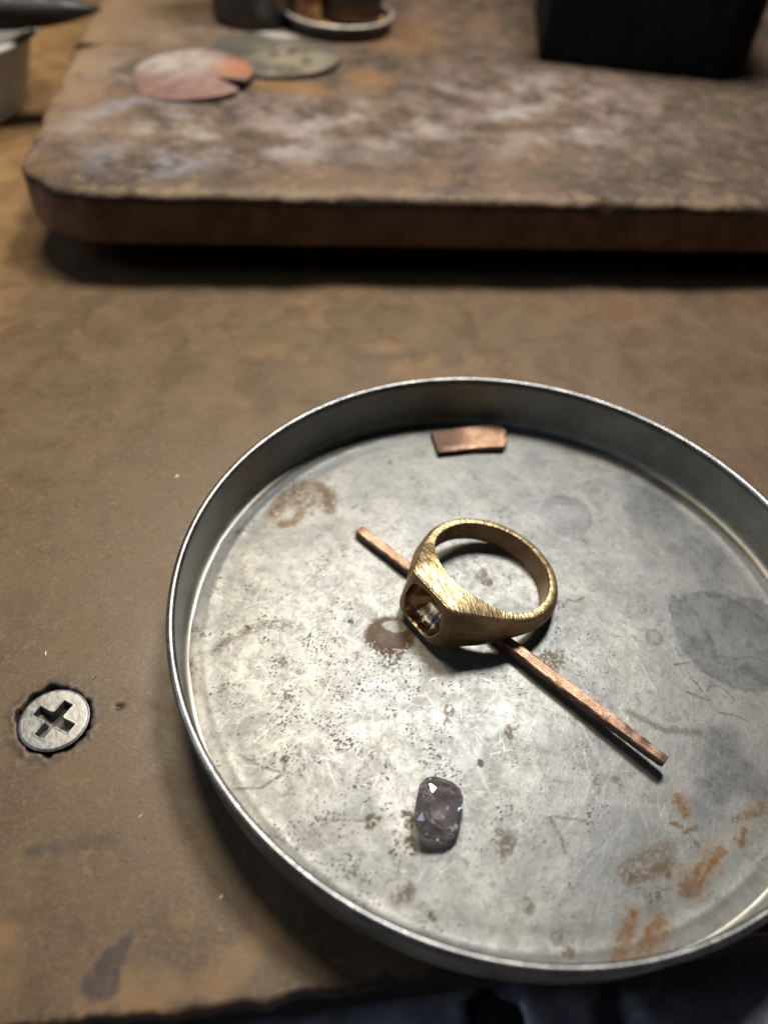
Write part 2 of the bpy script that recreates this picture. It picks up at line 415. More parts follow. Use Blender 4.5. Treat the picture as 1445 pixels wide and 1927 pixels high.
VVd = VV + (fbm(UU, ZZ * 0.2, 0.25, 4, 15) - 0.5) * 1.5 * np.exp(-np.clip(VV - EDGE, 0, 50) / 1.2)
ds = np.hypot(UU - SU, VV - SV); an = np.arctan2(VV - SV, UU - SU)
# the hole is torn wider on its upper-left side
hr = 4.45 + 0.85 * np.clip(np.cos(an - 2.3), 0, 1) ** 2 + 1.1 * (fbm(np.cos(an) * 4 + 5, np.sin(an) * 4 + 5, 1.0, 4, 14) - 0.42)
ZZ -= sstep(ds, hr, hr - 1.1) * 1.6
ZZ += 0.09 * np.exp(-((ds - hr - 0.35) / 0.4) ** 2) * (-0.3 + 1.5 * fbm(UU, VV, 1.3, 2, 16))
pin = np.hypot(UU - to_bench(-30.5, 45)[0], VV - to_bench(-30.5, 45)[1]); ZZ -= 0.5 * np.exp(-(pin / 0.35) ** 2)
def cap_np(X, Y, a, b):
    ax, ay = a; bx, by = b; dx, dy = bx - ax, by - ay
    t = np.clip(((X - ax) * dx + (Y - ay) * dy) / (dx * dx + dy * dy + 1e-12), 0, 1)
    return np.hypot(X - ax - t * dx, Y - ay - t * dy), t
XW = cT * UU - sT * VV; YW = sT * UU + cT * VV       # world xy
nz = fbm(UU, VV, 0.6, 4, 21); nz2 = fbm(UU, VV, 0.12, 4, 22)
dark_marks = sstep(ds + (nz - 0.5) * 0.9, hr + 0.30, hr - 0.45) * 0.85 + 0.65 * sstep(ds, hr + 2.2, hr) * sstep(fbm(UU, VV, 1.1, 4, 25), 0.42, 0.60)  # grime in and around the screw hole
dsm, _ = cap_np(XW, YW, (-34.6, 26.9), (-26.5, 29.0)); dark_marks = np.maximum(dark_marks, 0.60 * sstep(dsm + (nz - 0.5) * 1.8, 1.1, 0.2) * (0.6 + 0.4 * sstep(fbm(UU, VV, 1.6, 3, 24), 0.40, 0.58)))
dark_marks = np.maximum(dark_marks, 0.75 * np.exp(-(pin / 0.45) ** 2))
dark_marks = np.maximum(dark_marks, 0.8 * sstep(VVd - EDGE + (nz - 0.5) * 3.0, 1.3, 0.1))  # front edge and face of the bench darkened
d1, t1 = cap_np(XW, YW, (-21.6, 19.9), (-23.2, 15.5)); purple = sstep(d1 + (nz - 0.5) * 1.5 + (nz2 - .5) * 1.0, 0.35 + 2.1 * t1, 0.15 + 1.5 * t1)
dp2, _ = cap_np(XW, YW, (-3, 95), (40, 112)); purple = np.maximum(purple, 0.25 * sstep(nz2, 0.5, 0.7) * sstep(XW, 50, 85))
dc, _ = cap_np(XW, YW, (52.3, 86.6), (55.0, 87.3)); purple = np.maximum(purple, 0.7 * sstep(dc + (nz - .5) * .8, 0.7, 0.2))
pale = sstep(nz2, 0.50, 0.66) * sstep(YW, 34, 20) * 0.6 + 0.5 * sstep(nz2, 0.52, 0.7) * sstep(np.hypot(XW + 8, YW - 125), 45, 5)
pale = np.clip(pale, 0, 1)
nu, nv = UU.shape
idx = np.arange(nu * nv).reshape(nu, nv)
Fq = np.stack([idx[:-1, :-1], idx[1:, :-1], idx[1:, 1:], idx[:-1, 1:]], -1).reshape(-1, 4)
me = mesh_np('workbench_top', np.stack([UU, VVd, ZZ], -1).reshape(-1, 3), Fq)
color_attr(me, 'marks', np.stack([dark_marks, pale, purple], -1).reshape(-1, 3))
HB = mat_hardboard()
bench = tag(obj('workbench_top', me, HB), kind='structure', label='brown worn hardboard top of the jeweller\'s bench')
bench.rotation_euler = (0, 0, TA)

# lower steel ledge in front of the bench edge
LED = mat_plain('dull_grey_ledge', (0.20, 0.19, 0.225), 0.55, 0.15, 0.45, 0.16, 0.5)
g_u = np.linspace(-90, 130, 180); g_v = np.concatenate([np.linspace(-70, -2, 18), np.linspace(-1.5, 15.7, 40)])
A_, B_ = np.meshgrid(g_u, g_v, indexing='ij')
Zl = -4.0 + (fbm(A_, B_, 0.12, 4, 31) - 0.5) * 0.9 + (fbm(A_, B_, 0.9, 3, 32) - 0.5) * 0.12
ku, kv = to_bench(16.9, 16.6)
slu, _s = to_bench(30.0, 19.2)
Zl -= sstep(np.hypot(A_ - ku, (B_ - kv)), 2.9, 2.2) * 3.0
Zl -= sstep(np.abs(A_ - slu - (B_ - 13) * 0.05 + (fbm(A_, B_, 0.5, 2, 33) - .5) * 1.5), 1.5, 0.8) * 3.0
ii = np.arange(A_.size).reshape(A_.shape)
Fl = np.stack([ii[:-1, :-1], ii[1:, :-1], ii[1:, 1:], ii[:-1, 1:]], -1).reshape(-1, 4)
o = tag(obj('lower_ledge', mesh_np('lower_ledge', np.stack([A_, B_, Zl], -1).reshape(-1, 3), Fl), LED), kind='structure', label='dark grey ledge below the bench edge')
o.rotation_euler = (0, 0, TA)
# dark round knob sunk in the ledge
KN = mat_plain('black_glossy_knob', (0.012, 0.011, 0.013), 0.22, 0.0, 0.4, 1.0, 0.3)
V, F = lathe([(0.01, -3.0), (2.0, -3.2), (2.15, -4.5), (1.9, -5.5), (1.9, -7.0)][::-1], 40)
V = [(x + 16.9, y + 16.3, z - 0.3 if r else z) for (x, y, z), r in zip(V, [1] * len(V))]
tag(obj('drawer_knob', mesh_py('drawer_knob', V, F), KN), 'small glossy black knob sunk in the grey ledge below the tray', 'knob')

# ------------------------------------------------------------------ screw
scr = empty('countersunk_screw', (-37.6, 42.2, -1.4))
tag(scr, 'grey cross-head screw set flush in the brown bench left of the tin tray', 'screw')
n = 130; ax = np.linspace(-1, 1, n)
GX, GY = np.meshgrid(ax, ax, indexing='ij')
# square -> disc
DX = GX * np.sqrt(1 - GY ** 2 / 2) * 4.12; DY = GY * np.sqrt(1 - GX ** 2 / 2) * 4.12
rr = np.hypot(DX, DY)
ang = math.atan2(1.37, 3.46 * 1.0) * 1.0
a1 = math.atan2(44.33 - 39.68, -36.79 + 38.70); a2 = math.atan2(41.12 - 42.96, -35.29 + 40.25)
hz = 2.0 - 0.10 * (rr / 4.1) ** 2
def cross(X, Y):
    d = []
    for a, L in ((a1, 2.55), (a2, 2.62)):
        u = X * math.cos(a) + Y * math.sin(a); v = -X * math.sin(a) + Y * math.cos(a)
        qx = np.abs(u) - L; qy = np.abs(v) - 0.62
        d.append(np.hypot(np.maximum(qx, 0), np.maximum(qy, 0)) + np.minimum(np.maximum(qx, qy), 0))
    k = 0.35; h = np.clip(0.5 + 0.5 * (d[1] - d[0]) / k, 0, 1)
    return d[1] * (1 - h) + d[0] * h - k * h * (1 - h)
cd_ = cross(DX - 0.0, DY + 0.05)
hz = hz - sstep(cd_, 0.03, -0.10) * (1.0 + 0.6 * sstep(rr, 2.6, 0.4))
hz = hz + 0.06 * np.exp(-((cd_ - 0.12) / 0.09) ** 2) * fbm(DX, DY, 1.2, 2, 41) + (fbm(DX, DY, 0.8, 3, 42) - 0.5) * 0.05
edge = sstep(rr, 3.85, 4.12); hz = hz - edge * 0.14
idn = np.arange(n * n).reshape(n, n)
Fs = np.stack([idn[:-1, :-1], idn[1:, :-1], idn[1:, 1:], idn[:-1, 1:]], -1).reshape(-1, 4)
Vs = np.stack([DX, DY, hz], -1).reshape(-1, 3)
me = mesh_np('screw_head', Vs, Fs); smooth(me, 50)
slotm = sstep(cd_, 0.05, -0.12).reshape(-1)
color_attr(me, 'slot', np.stack([slotm, slotm, slotm], -1))
m = NT('scuffed_screw_steel')
_, sl, _g, _b2 = m.attr('slot')
a_ = m.noise(0.9, 4, 0.6, 0.8); f_ = m.noise(4, 3, 0.6)
c_ = m.mix(m.mr(a_, 0.3, 0.7), (0.22, 0.225, 0.23), (0.38, 0.385, 0.39))
c_ = m.mix(m.mul(m.mr(m.noise(1.3, 5, 0.7, 1.2, off=(5, 5, 5)), 0.54, 0.66), 0.6), c_, (0.15, 0.145, 0.14))
c_ = m.mix(m.mul(sl, 0.85), c_, (0.055, 0.048, 0.036))
SCM = m.fin(c_, m.mr(a_, 0.3, 0.7, 0.40, 0.55), m.sub(0.8, m.mul(sl, 0.6)), m.bump(m.add(a_, m.mul(f_, 0.4)), 0.26, 0.1))
obj('screw_head', me, SCM, scr)
V, F = lathe([(4.12, 1.76), (4.10, 1.35), (2.2, 0.05), (2.0, -6.0)], 64)
me = mesh_py('screw_shank', V, F)
obj('screw_shank', me, mat_steel('dark_screw_steel', (0.16, 0.15, 0.14), 0.5), scr)

# ------------------------------------------------------------------ tin tray
TX, TY = 18.33, 62.965
tray = empty('tin_tray', (TX, TY, 0))
tag(tray, 'round shallow tin lid used as a tray, stained and scratched, holding the gold ring', 'tray')
RF = 43.2; ST = 0.14
ax = np.arange(-RF - ST, RF + 2 * ST, ST); nx = len(ax)
X, Y = np.meshgrid(ax, ax, indexing='ij'); r = np.hypot(X, Y)
ins = r <= RF
k = np.where(ins, 1.0, RF / np.maximum(r, 1e-6)); X = X * k; Y = Y * k
keep = ins[:-1, :-1] | ins[1:, :-1] | ins[1:, 1:] | ins[:-1, 1:]
id2 = np.arange(nx * nx).reshape(nx, nx)
Fq = np.stack([id2[:-1, :-1], id2[1:, :-1], id2[1:, 1:], id2[:-1, 1:]], -1)[keep]
used = np.unique(Fq); remap = np.full(nx * nx, -1, np.int64); remap[used] = np.arange(len(used)); Fq = remap[Fq]
x = X.ravel()[used]; y = Y.ravel()[used]
wx = x + TX; wy = y + TY                                    # bench coordinates for hand-placed stains
rad = np.hypot(x, y)
N1 = fbm(wx, wy, 0.35, 4, 51); N2 = fbm(wx, wy, 1.1, 4, 52); N3 = fbm(wx, wy, 0.09, 4, 53); N4 = fbm(wx, wy, 3.2, 3, 54)
z = 0.4 + (fbm(wx, wy, 0.06, 3, 55) - 0.5) * 0.22 + (N1 - 0.5) * 0.045
z += 0.04 * np.exp(-((rad - 41.2) / 0.5) ** 2) - 0.02 * np.exp(-((rad - 39.6) / 0.8) ** 2)
z += 0.10 * np.exp(-(np.hypot(wx + 21.1, wy - 74.9) / 0.6) ** 2)
rust = np.zeros_like(x); orange = np.zeros_like(x); film = np.zeros_like(x); scrt = np.zeros_like(x); speck = np.zeros_like(x); pencil = np.zeros_like(x)
def mx(a, b): np.maximum(a, b, out=a)
def blob(cx, cy, rx, ry=None, rot=0.0, jag=0.6, soft=0.18):
    ry = ry or rx; c, s = math.cos(rot), math.sin(rot); dx = wx - cx; dy = wy - cy
    d = np.hypot((dx * c + dy * s) / rx, (-dx * s + dy * c) / ry)
    return sstep(d + (N2 - 0.5) * jag + (N1 - 0.5) * jag * 0.8, 1 + soft, 1 - soft), d
def stroke(pts, wd, jag=0.3, soft=0.5):
    out = np.zeros_like(x)
    for a, b in zip(pts[:-1], pts[1:]):
        lo = np.minimum(a, b) - 3 - wd; hi = np.maximum(a, b) + 3 + wd
        s = (wx > lo[0]) & (wx < hi[0]) & (wy > lo[1]) & (wy < hi[1])
        d, t = cap_np(wx[s], wy[s], a, b)
        v = sstep(d + (N4[s] - 0.5) * jag, wd * (1 + soft), wd * (1 - soft)); out[s] = np.maximum(out[s], v)
    return out
def arc(c, r0, a0, a1, n=14, ry=None):
    return [(c[0] + r0 * math.cos(math.radians(a0 + (a1 - a0) * i / n)), c[1] + (ry or r0) * math.sin(math.radians(a0 + (a1 - a0) * i / n))) for i in range(n + 1)]
# grey water marks with a darker rim
def watermark(cx, cy, rx, ry, rot, amt, jag=0.18, rim=0.5):
    b, d = blob(cx, cy, rx, ry, rot, jag, 0.06)
    q = sstep(np.abs(d - 0.93 + (N2 - 0.5) * jag), 0.06, 0.0) * b * sstep(N1, 0.3, 0.6)
    b = b * (0.55 + 0.45 * sstep(d + (N1 - .5) * 1.2, 0.2, 0.9))
    mx(film, b * amt * (0.7 + 0.6 * N1) + q * rim * amt)
watermark(29.15, 85.5, 4.25, 4.6, 0, 0.62); watermark(28.9, 88.6, 2.6, 1.0, 0, 0.85, 0.2)
watermark(33.7, 92.4, 1.8, 1.7, 0.4, 0.45, 0.5)
watermark(50.6, 64.6, 7.6, 8.6, 0.5, 0.85, 0.12); watermark(45.6, 64.6, 2.4, 7.0, 0.25, 0.95, 0.3); watermark(54.8, 69.5, 3.6, 3.0, 0.2, 0.8, 0.7)
watermark(39.9, 63.5, 1.35, 1.5, 0, 0.95, 0.4)
watermark(-6.8, 66.5, 1.3, 1.9, 0.1, 0.75, 0.9); watermark(-16.0, 73.6, 3.0, 2.3, 0.2, 0.45, 0.7); watermark(-4.9, 54.7, 2.1, 2.6, 0.3, 0.35, 0.5, 1.4)
watermark(-3.1, 48.6, 2.4, 3.5, 0.2, 0.30, 0.6, 1.2); watermark(2.6, 50.8, 3.4, 1.3, -0.55, 0.85, 0.5); watermark(6.6, 48.3, 2.0, 0.8, -0.7, 0.9, 0.7)
watermark(11.2, 46.6, 2.6, 3.6, 0.4, 0.55, 0.5); watermark(15.6, 43.8, 2.0, 0.9, -0.7, 0.85, 0.6); watermark(-15.8, 47.2, 1.5, 1.0, 0.2, 0.55, 0.7)
watermark(-12.6, 52.8, 0.9, 2.0, 0.1, 0.5, 0.6); watermark(12.0, 43.0, 1.0, 0.9, 0, 0.6, 0.8)
mx(film, 0.6 * sstep(N3, 0.52, 0.72) * sstep(wx, 10, 45) + 0.25 * sstep(N3, 0.50, 0.68))
mx(film, 0.35 * sstep(N1, 0.60, 0.72))
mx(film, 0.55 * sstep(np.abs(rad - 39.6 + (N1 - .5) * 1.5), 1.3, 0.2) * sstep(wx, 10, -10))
# brown rust and dirt
b, d = blob(2.5, 59.0, 3.4, 3.3, 0, 0.16, 0.14); inner, _d = blob(3.2, 60.9, 1.7, 1.0, 0, 0.5)
mx(rust, b * (0.75 + 0.25 * sstep(np.abs(d - 0.72), 0.42, 0.1)) * sstep(N4 + 0.34 * (1 - d) + 0.25 * sstep(wy, 56.5, 59.5), 0.42, 0.62) * (1 - 0.8 * inner))
ar = stroke([(-17.0, 79.5), (-16.2, 82.5), (-14.2, 85.6), (-11.5, 86.6), (-9.2, 84.6), (-8.7, 81.8)], 1.3, 1.6)
mx(rust, 0.75 * ar * sstep(N4, 0.40, 0.58)); mx(orange, 0.40 * ar * sstep(N2, 0.35, 0.55)); mx(rust, 0.6 * stroke([(-11.2, 86.8), (-9.6, 85.3), (-8.8, 82.4)], 0.5, 0.6))
ar2, _d = blob(-13.0, 83.6, 3.6, 3.0, 0.3, 0.9); mx(rust, 0.55 * ar2 * sstep(N4, 0.42, 0.62)); mx(orange, 0.28 * ar2); mx(film, 0.4 * ar2)
mx(orange, 0.62 * stroke([(-15.4, 77.4), (-13.9, 78.0), (-12.8, 80.2)], 0.75, 0.8)); mx(rust, 0.25 * stroke([(-15.4, 77.4), (-13.9, 78.0), (-12.8, 80.2)], 0.55, 0.9))
for cx, cy, s_, a in ((-16.7, 58.4, .55, .9), (-8.9, 40.1, .5, .95), (-11.6, 53.6, .6, .5), (-10.0, 48.8, .7, .7), (15.3, 71.5, 1.2, .45), (16.2, 70.3, .8, .7), (24.7, 57.9, 2.0, .6), (2.3, 33.9, 1.0, .9), (6.2, 35.1, .7, .85), (6.6, 34.0, .7, .85), (6.8, 31.8, .75, 1.0), (7.1, 30.9, .5, 1.0), (6.4, 26.3, 1.5, .55), (9.6, 24.4, .5, .8), (20, 26.4, .7, .5), (22.8, 23.6, .7, .6), (24, 22.2, .6, .8), (18.9, 47.0, 1.0, .6), (18.7, 46.0, .5, .6), (11.0, 48.9, .7, .5), (10.6, 47.0, .6, .5), (17.6, 33.3, 1.6, .55), (14.9, 42.2, .4, .9), (0.2, 93.6, .6, .7), (4.9, 96.4, 1.1, .35), (29, 41.4, .7, .45), (31.7, 41.8, .6, .45), (23.2, 56.4, .5, .8), (40, 35.0, .5, .7), (34.5, 29.0, .6, .8), (39.4, 31.0, .8, .5), (-3.0, 61.0, .4, .8), (36.1, 31.2, .4, .9)):
    bb, dd = blob(cx, cy, s_, s_ * random.uniform(.6, 1.1), random.uniform(0, 3), 1.1, 0.35); mx(rust, bb * a * sstep(N4, 0.30, 0.55))
for pts, wd, a in (([(31.2, 31.2), (33.6, 32.9), (36.6, 34.2)], .9, .62), ([(31.4, 30.4), (34.2, 31.2), (36.6, 32.9)], .7, .85), ([(37.5, 37.2), (38.6, 36.9)], .3, .9), ([(39.0, 36.3), (40.6, 36.9)], .35, .85), ([(45.2, 38.2), (46.2, 38.8), (48.6, 39.6), (49.2, 40.8)], .5, .75), ([(45.4, 35.6), (46.2, 37.2)], .45, .9), ([(33.2, 28.6), (36.0, 29.8)], .22, .9), ([(-4, 33.4), (2.4, 33.9)], .12, .6),
                   ([(27.2, 67.4), (28.0, 68.6), (29.2, 68.5), (30.4, 69.4)], .22, .7)):
    mx(rust, stroke(pts, wd, 0.9) * a * sstep(N4, 0.28, 0.55))
# orange runs, wiped one way; those at the left wall paint a warm lamp reflection
ca_, sa_ = math.cos(math.radians(54)), math.sin(math.radians(54))
NS = fbm((wx * ca_ + wy * sa_) * 0.30, (-wx * sa_ + wy * ca_) * 1.5, 1.0, 4, 58)
for pts, wd, a in (([(42.6, 34.6), (41.0, 32.4), (38.8, 30.9)], 1.1, .75), ([(38.8, 30.2), (38.0, 30.0)], 1.3, 1.0), ([(39.0, 40.2), (39.4, 38.6)], .8, .8), ([(31.6, 26.4), (29.2, 22.4)], 1.0, .7), ([(34.2, 25.8), (31.6, 22.8), (29.2, 21.6)], 1.3, .8), ([(30.5, 22.0), (35.5, 22.6)], .6, .35), ([(49, 40.5), (46, 37.0), (45.4, 35.6)], .9, .35), ([(-23.6, 51.6), (-23.2, 50.0)], .8, .8), ([(-23.0, 49), (-22.4, 46.5)], .5, .35), ([(35.8, 31.6), (38.2, 31.4)], .9, .35)):
    st_ = stroke(pts, wd * 1.1, 1.4 * wd, 0.5) * (0.55 + 0.45 * sstep(NS, 0.34, 0.56)); co_ = stroke(pts, wd * 0.6, 1.4 * wd, 0.6) * (0.35 + 0.65 * sstep(NS, 0.36, 0.56))
    mx(orange, np.clip(0.6 * st_ + 0.7 * co_, 0, 1) * np.minimum(1, a * 1.25) * (0.75 + 0.7 * N1))
mx(rust, 0.55 * stroke([(38.7, 30.0), (37.9, 29.9)], 0.8, 0.8)); mx(orange, 0.28 * sstep(rad + (N1 - .5) * 2, 42.0, 43.2) * sstep(N3 + 0.3 * (N1 - .5), 0.42, 0.6))
# dark specks, denser lower-left
dens = 0.5 + 0.5 * sstep(np.hypot(wx + 4, wy - 46), 34, 6)
S1 = vnoise(wx * 2.3 + 40, wy * 2.3, 61) * 0.6 + vnoise(wx * 4.6, wy * 4.6 + 9, 62) * 0.4
speckm = (0.45 + 0.55 * N1) * sstep(S1 + 0.10 * dens + 0.42 * (N1 - 0.5) + 0.2 * (N3 - 0.5), 0.93, 1.0)
mx(speck, speckm * 0.85)
S2 = vnoise(wx * 5.5, wy * 5.5, 63); mx(speck, 0.8 * sstep(S2 + 0.12 * dens + 0.55 * (N1 - 0.5), 1.02, 1.08))
for cx, cy, s_ in ((-11.8, 53.5, 1.0), (-4.9, 54.9, .8), (-10.0, 48.8, 1.2), (-4.5, 52.4, .6), (-3.6, 49.8, .9), (3.5, 47.9, .9), (25, 58, 1.8), (26.8, 67.3, 1.0), (3, 55.8, 1.8)):
    bb, dd = blob(cx, cy, s_, s_, 0, 0.9, 0.6); mx(speck, bb * 0.75 * sstep(0.55 * N4 + 0.45 * S2, 0.56, 0.66))
# scratches: long handling marks and hair lines
def scratches(n, target, lmin, lmax, wd, amt, angs=None, region=None):
    for _ in range(n):
        a = random.uniform(0, 2 * math.pi); q = 41 * math.sqrt(random.random())
        px, py = TX + q * math.cos(a), TY + q * math.sin(a)
        if region and not region(px, py): continue
        th = random.uniform(0, math.pi) if angs is None else random.gauss(*angs)
        L = random.uniform(lmin, lmax); bend = random.uniform(-.15, .15)
        p1 = (px + L * .5 * math.cos(th), py + L * .5 * math.sin(th)); p2 = (px + L * math.cos(th + bend), py + L * math.sin(th + bend))
        v = amt * random.uniform(.35, 1)
        for a_, b_ in (((px, py), p1), (p1, p2)):
            lo = (min(a_[0], b_[0]) - .5, min(a_[1], b_[1]) - .5); hi = (max(a_[0], b_[0]) + .5, max(a_[1], b_[1]) + .5)
            s = np.nonzero((wx > lo[0]) & (wx < hi[0]) & (wy > lo[1]) & (wy < hi[1]))[0]
            if len(s) == 0: continue
            d, t = cap_np(wx[s], wy[s], a_, b_); target[s] = np.maximum(target[s], v * sstep(d, wd * 1.6, wd * 0.3))
scratches(520, scrt, 0.5, 2.6, 0.065, 0.6)
scratches(90, scrt, 3, 9, 0.06, 0.5)
scratches(620, scrt, 0.6, 3.2, 0.065, 0.8, None, lambda a, b: math.hypot(a + 2, b - 48) < 24)
scratches(260, scrt, 1.5, 6, 0.10, 0.7, (math.radians(112), .18), lambda a, b: a > 28 and b < 62)
scratches(120, scrt, 4, 14, 0.16, 0.45, (math.radians(52), .12), lambda a, b: 18 < a < 36 and b < 46)
scratches(70, pencil, 0.4, 2.0, 0.06, 0.40)
mx(scrt, stroke([(-13.0, 42.0), (-9.6, 46.0)], 0.14, 0.1) * 0.55); mx(scrt, stroke([(-4, 41), (-2.2, 37)], 0.1, .1) * .3); mx(scrt, stroke([(16.6, 38), (17.2, 33)], 0.1, .1) * .35)
mx(scrt, stroke([(14, 38.6), (17, 38.7), (17, 36)], .1, .05) * .4)
# dark rub arcs
A3 = arc((-10.5, 47.2), 12.2, 146, 88, 16)
for off in (-.5, 0, .45, .9): mx(pencil, 0.6 * stroke([(p[0] * 1.0 + off * .3 + random.uniform(-.12, .12), p[1] + off + random.uniform(-.14, .14)) for p in A3[:13 + int(off * 4)]], 0.08, 0.5))
mx(rust, 0.35 * stroke(A3, 0.8, 1.4) * sstep(N4, 0.4, 0.6))
mx(pencil, 0.5 * stroke([(34.3, 51.3), (38.8, 49.2), (43.3, 49.4)], 0.35, 0.7)); mx(rust, 0.3 * stroke([(34.3, 51.3), (38.8, 49.2), (43.3, 49.4)], 0.5, 0.9))
mx(pencil, 0.5 * stroke([(-14.5, 40.2), (-11.2, 38.9), (-8.6, 38.4)], .16, .3)); mx(pencil, .6 * stroke([(-8.6, 40.5), (-8.8, 38.4), (-11, 36.4), (-14, 36.0)], .15, .3))
# pencil figures by the big water mark
for pts in ([(41.8, 59.3), (44.1, 59.9)], [(46.4, 61.2), (47.2, 61.2), (48.9, 60.0)], [(48.6, 61.6), (50.6, 61.3), (52.9, 61.9), (54.8, 61.4)], [(43.8, 57.4), (44.9, 55.6)], [(42.7, 55.2), (44.2, 54.7), (46.0, 54.0), (45.3, 55.0)], [(45.5, 55.6), (46.1, 56.4), (47.2, 56.7), (48.2, 56.1), (48.7, 55.2), (49.1, 54.8)], [(46.6, 52.6), (48.6, 52.4), (50.2, 51.7)]):
    mx(pencil, 0.9 * stroke(pts, 0.13, 0.15))
mx(pencil, .6 * stroke([(23.0, 36.4), (24.0, 34.6), (24.5, 32.5)], .22, .4)); mx(pencil, .5 * stroke([(23.4, 36.6), (27.2, 36.4)], .2, .5))
film = np.clip(film, 0, 1)
pencil = pencil * (0.25 + 0.75 * sstep(0.6 * N4 + 0.4 * fbm(wx, wy, 5.0, 2, 59), 0.36, 0.56)) * (0.65 + 0.5 * N1)
me = mesh_np('tray_floor', np.stack([x, y, z], -1), Fq)
color_attr(me, 'stain', np.stack([rust, orange, film], -1)); color_attr(me, 'wear', np.stack([scrt, speck, pencil], -1))
obj('tray_floor', me, mat_tin_floor(), tray)
TW = mat_tin_wall(); TR = mat_tin_rim()
prof = [(43.0, 0.40), (43.25, 0.43), (43.55, 0.55), (43.78, 0.8), (43.9, 1.2), (43.96, 1.8), (44.0, 3.2), (44.02, 5.5), (44.05, 8.3), (44.30, 8.3), (44.30, 5.5), (44.28, 2.0), (44.1, 1.0), (43.6, 0.4), (42.9, 0.16), (42.0, 0.12), (1.0, 0.12)]
V, F = lathe(prof, 256, wob=0.0007)
obj('tray_wall', mesh_py('tray_wall', V, F, 60), TW, tray)
bead = [(44.42 + 0.56 * math.cos(a), 8.80 + 0.56 * math.sin(a)) for a in [2 * math.pi * i / 14 for i in range(14)]]
V, F = lathe(bead, 256, closed=True, wob=0.0007)
obj('tray_rim', mesh_py('tray_rim', V, F, 180), TR, tray)

# ------------------------------------------------------------------ gold signet ring
rc_ = Vector((15.567, 68.795, 4.215)); rn = Vector((0.18861, 0.11778, 0.97496)).normalized()
rh = Vector((-0.71507, -0.66401, 0.21855)); rh = (rh - rn * rh.dot(rn)).normalized(); rt = rn.cross(rh)
ring = empty('signet_ring'); Mr = Matrix((rh, rt, rn)).transposed().to_4x4(); Mr.translation = rc_ * MM; ring.matrix_world = Mr
tag(ring, 'filed gold signet ring with an empty cushion-shaped setting, lying on the copper rod', 'ring')
RI = 8.6; D0 = 12.2
th = np.concatenate([np.arange(-180, -80, 2.0), np.arange(-80, -26, 1.0), np.arange(-26, 26, 0.4), np.arange(26, 80, 1.0), np.arange(80, 180, 2.0)])
thr = np.radians(th); na = len(th); at_ = np.abs(th)
lerp = lambda t, a, b: a + (b - a) * t
wt_i = lerp(sstep(at_, 14, 82), 3.25, 1.70); wt_o = np.where(at_ < 20, 2.38, lerp(sstep(at_, 20, 78), 2.38, 1.66))
wb_i = lerp(sstep(at_, 10, 62), 3.2, 1.75); wb_o = lerp(sstep(at_, 15, 72), 5.35, 1.68)
wb_o = np.where(at_ < 20, 5.45 - 0.9 * (at_ / 20) ** 3, np.minimum(wb_o, 4.55)); wb_o = np.where(at_ >= 20, lerp(sstep(at_, 18, 88), 4.55, 1.70), wb_o)
rc20 = D0 / math.cos(math.radians(20))
def outer_edge(a):                                   # outline in the ring plane
    flat = D0 / np.cos(np.radians(np.minimum(a, 20)))
    tang = lerp(sstep(a, 10, 74), rc20 + 0.35, RI + 1.12)
    tl = 9.72 / np.cos(np.radians(np.clip(60 - a, 0, 80)))
    sh = np.where(a < 60, np.minimum(tl + 0.25 * np.sin(np.radians(np.clip((a - 20) / 50 * 180, 0, 180))), rc20), RI + 1.14)
    return np.where(a <= 20, flat, sh)
uu_ = np.linspace(-4.5, 4.5, 19); re_ = np.mean([outer_edge(np.abs(th + d_)) for d_ in uu_], axis=0)
re_ = np.where(at_ < 14, outer_edge(at_), re_)
bul = 0.72 * sstep(at_, 22, 50)
SO = np.concatenate([np.linspace(-1, -0.93, 5), np.linspace(-0.90, 0.90, 100), np.linspace(0.93, 1, 5)])
cols = []; cmask = []
# outer surface bottom -> top, top side outer -> inner, inner surface top -> bottom, bottom side inner -> outer
def put(rad_, s_, side): cols.append((rad_, s_)); cmask.append(side)
for s in SO:
    ss = np.where(s > 0, s * wt_o, s * wb_o)
    mid_ = (wt_o - wb_o) / 2; hw = (wt_o + wb_o) / 2; q = np.clip((ss - mid_) / hw, -1, 1)
    soft = 0.16 * sstep(abs(s), 0.93, 1.0) ** 2
    put(re_ + bul * (1 - q ** 2) - soft, ss, 0.0)
nO = len(cols)
for f in np.linspace(0.03, 0.97, 18):
    put(lerp(f, re_ - 0.14, RI + 0.10), lerp(f, wt_o + 0.06, wt_i) + 0.05 * np.sin(f * math.pi), 1.0)
for s in np.linspace(0.965, -0.965, 22):
    put(np.full(na, RI) + 0.10 * sstep(abs(s), 0.85, 1.0), np.where(s > 0, s * wt_i, s * wb_i), 0.0)
for f in np.linspace(0.03, 0.97, 12):
    put(lerp(f, RI + 0.10, re_ - 0.14), -lerp(f, wb_i, wb_o + 0.03), 1.0)
nc = len(cols)
RR = np.stack([c[0] for c in cols], 1); SS = np.stack([c[1] for c in cols], 1)
PX = RR * np.cos(thr)[:, None]; PY = RR * np.sin(thr)[:, None]; PZ = SS.copy()
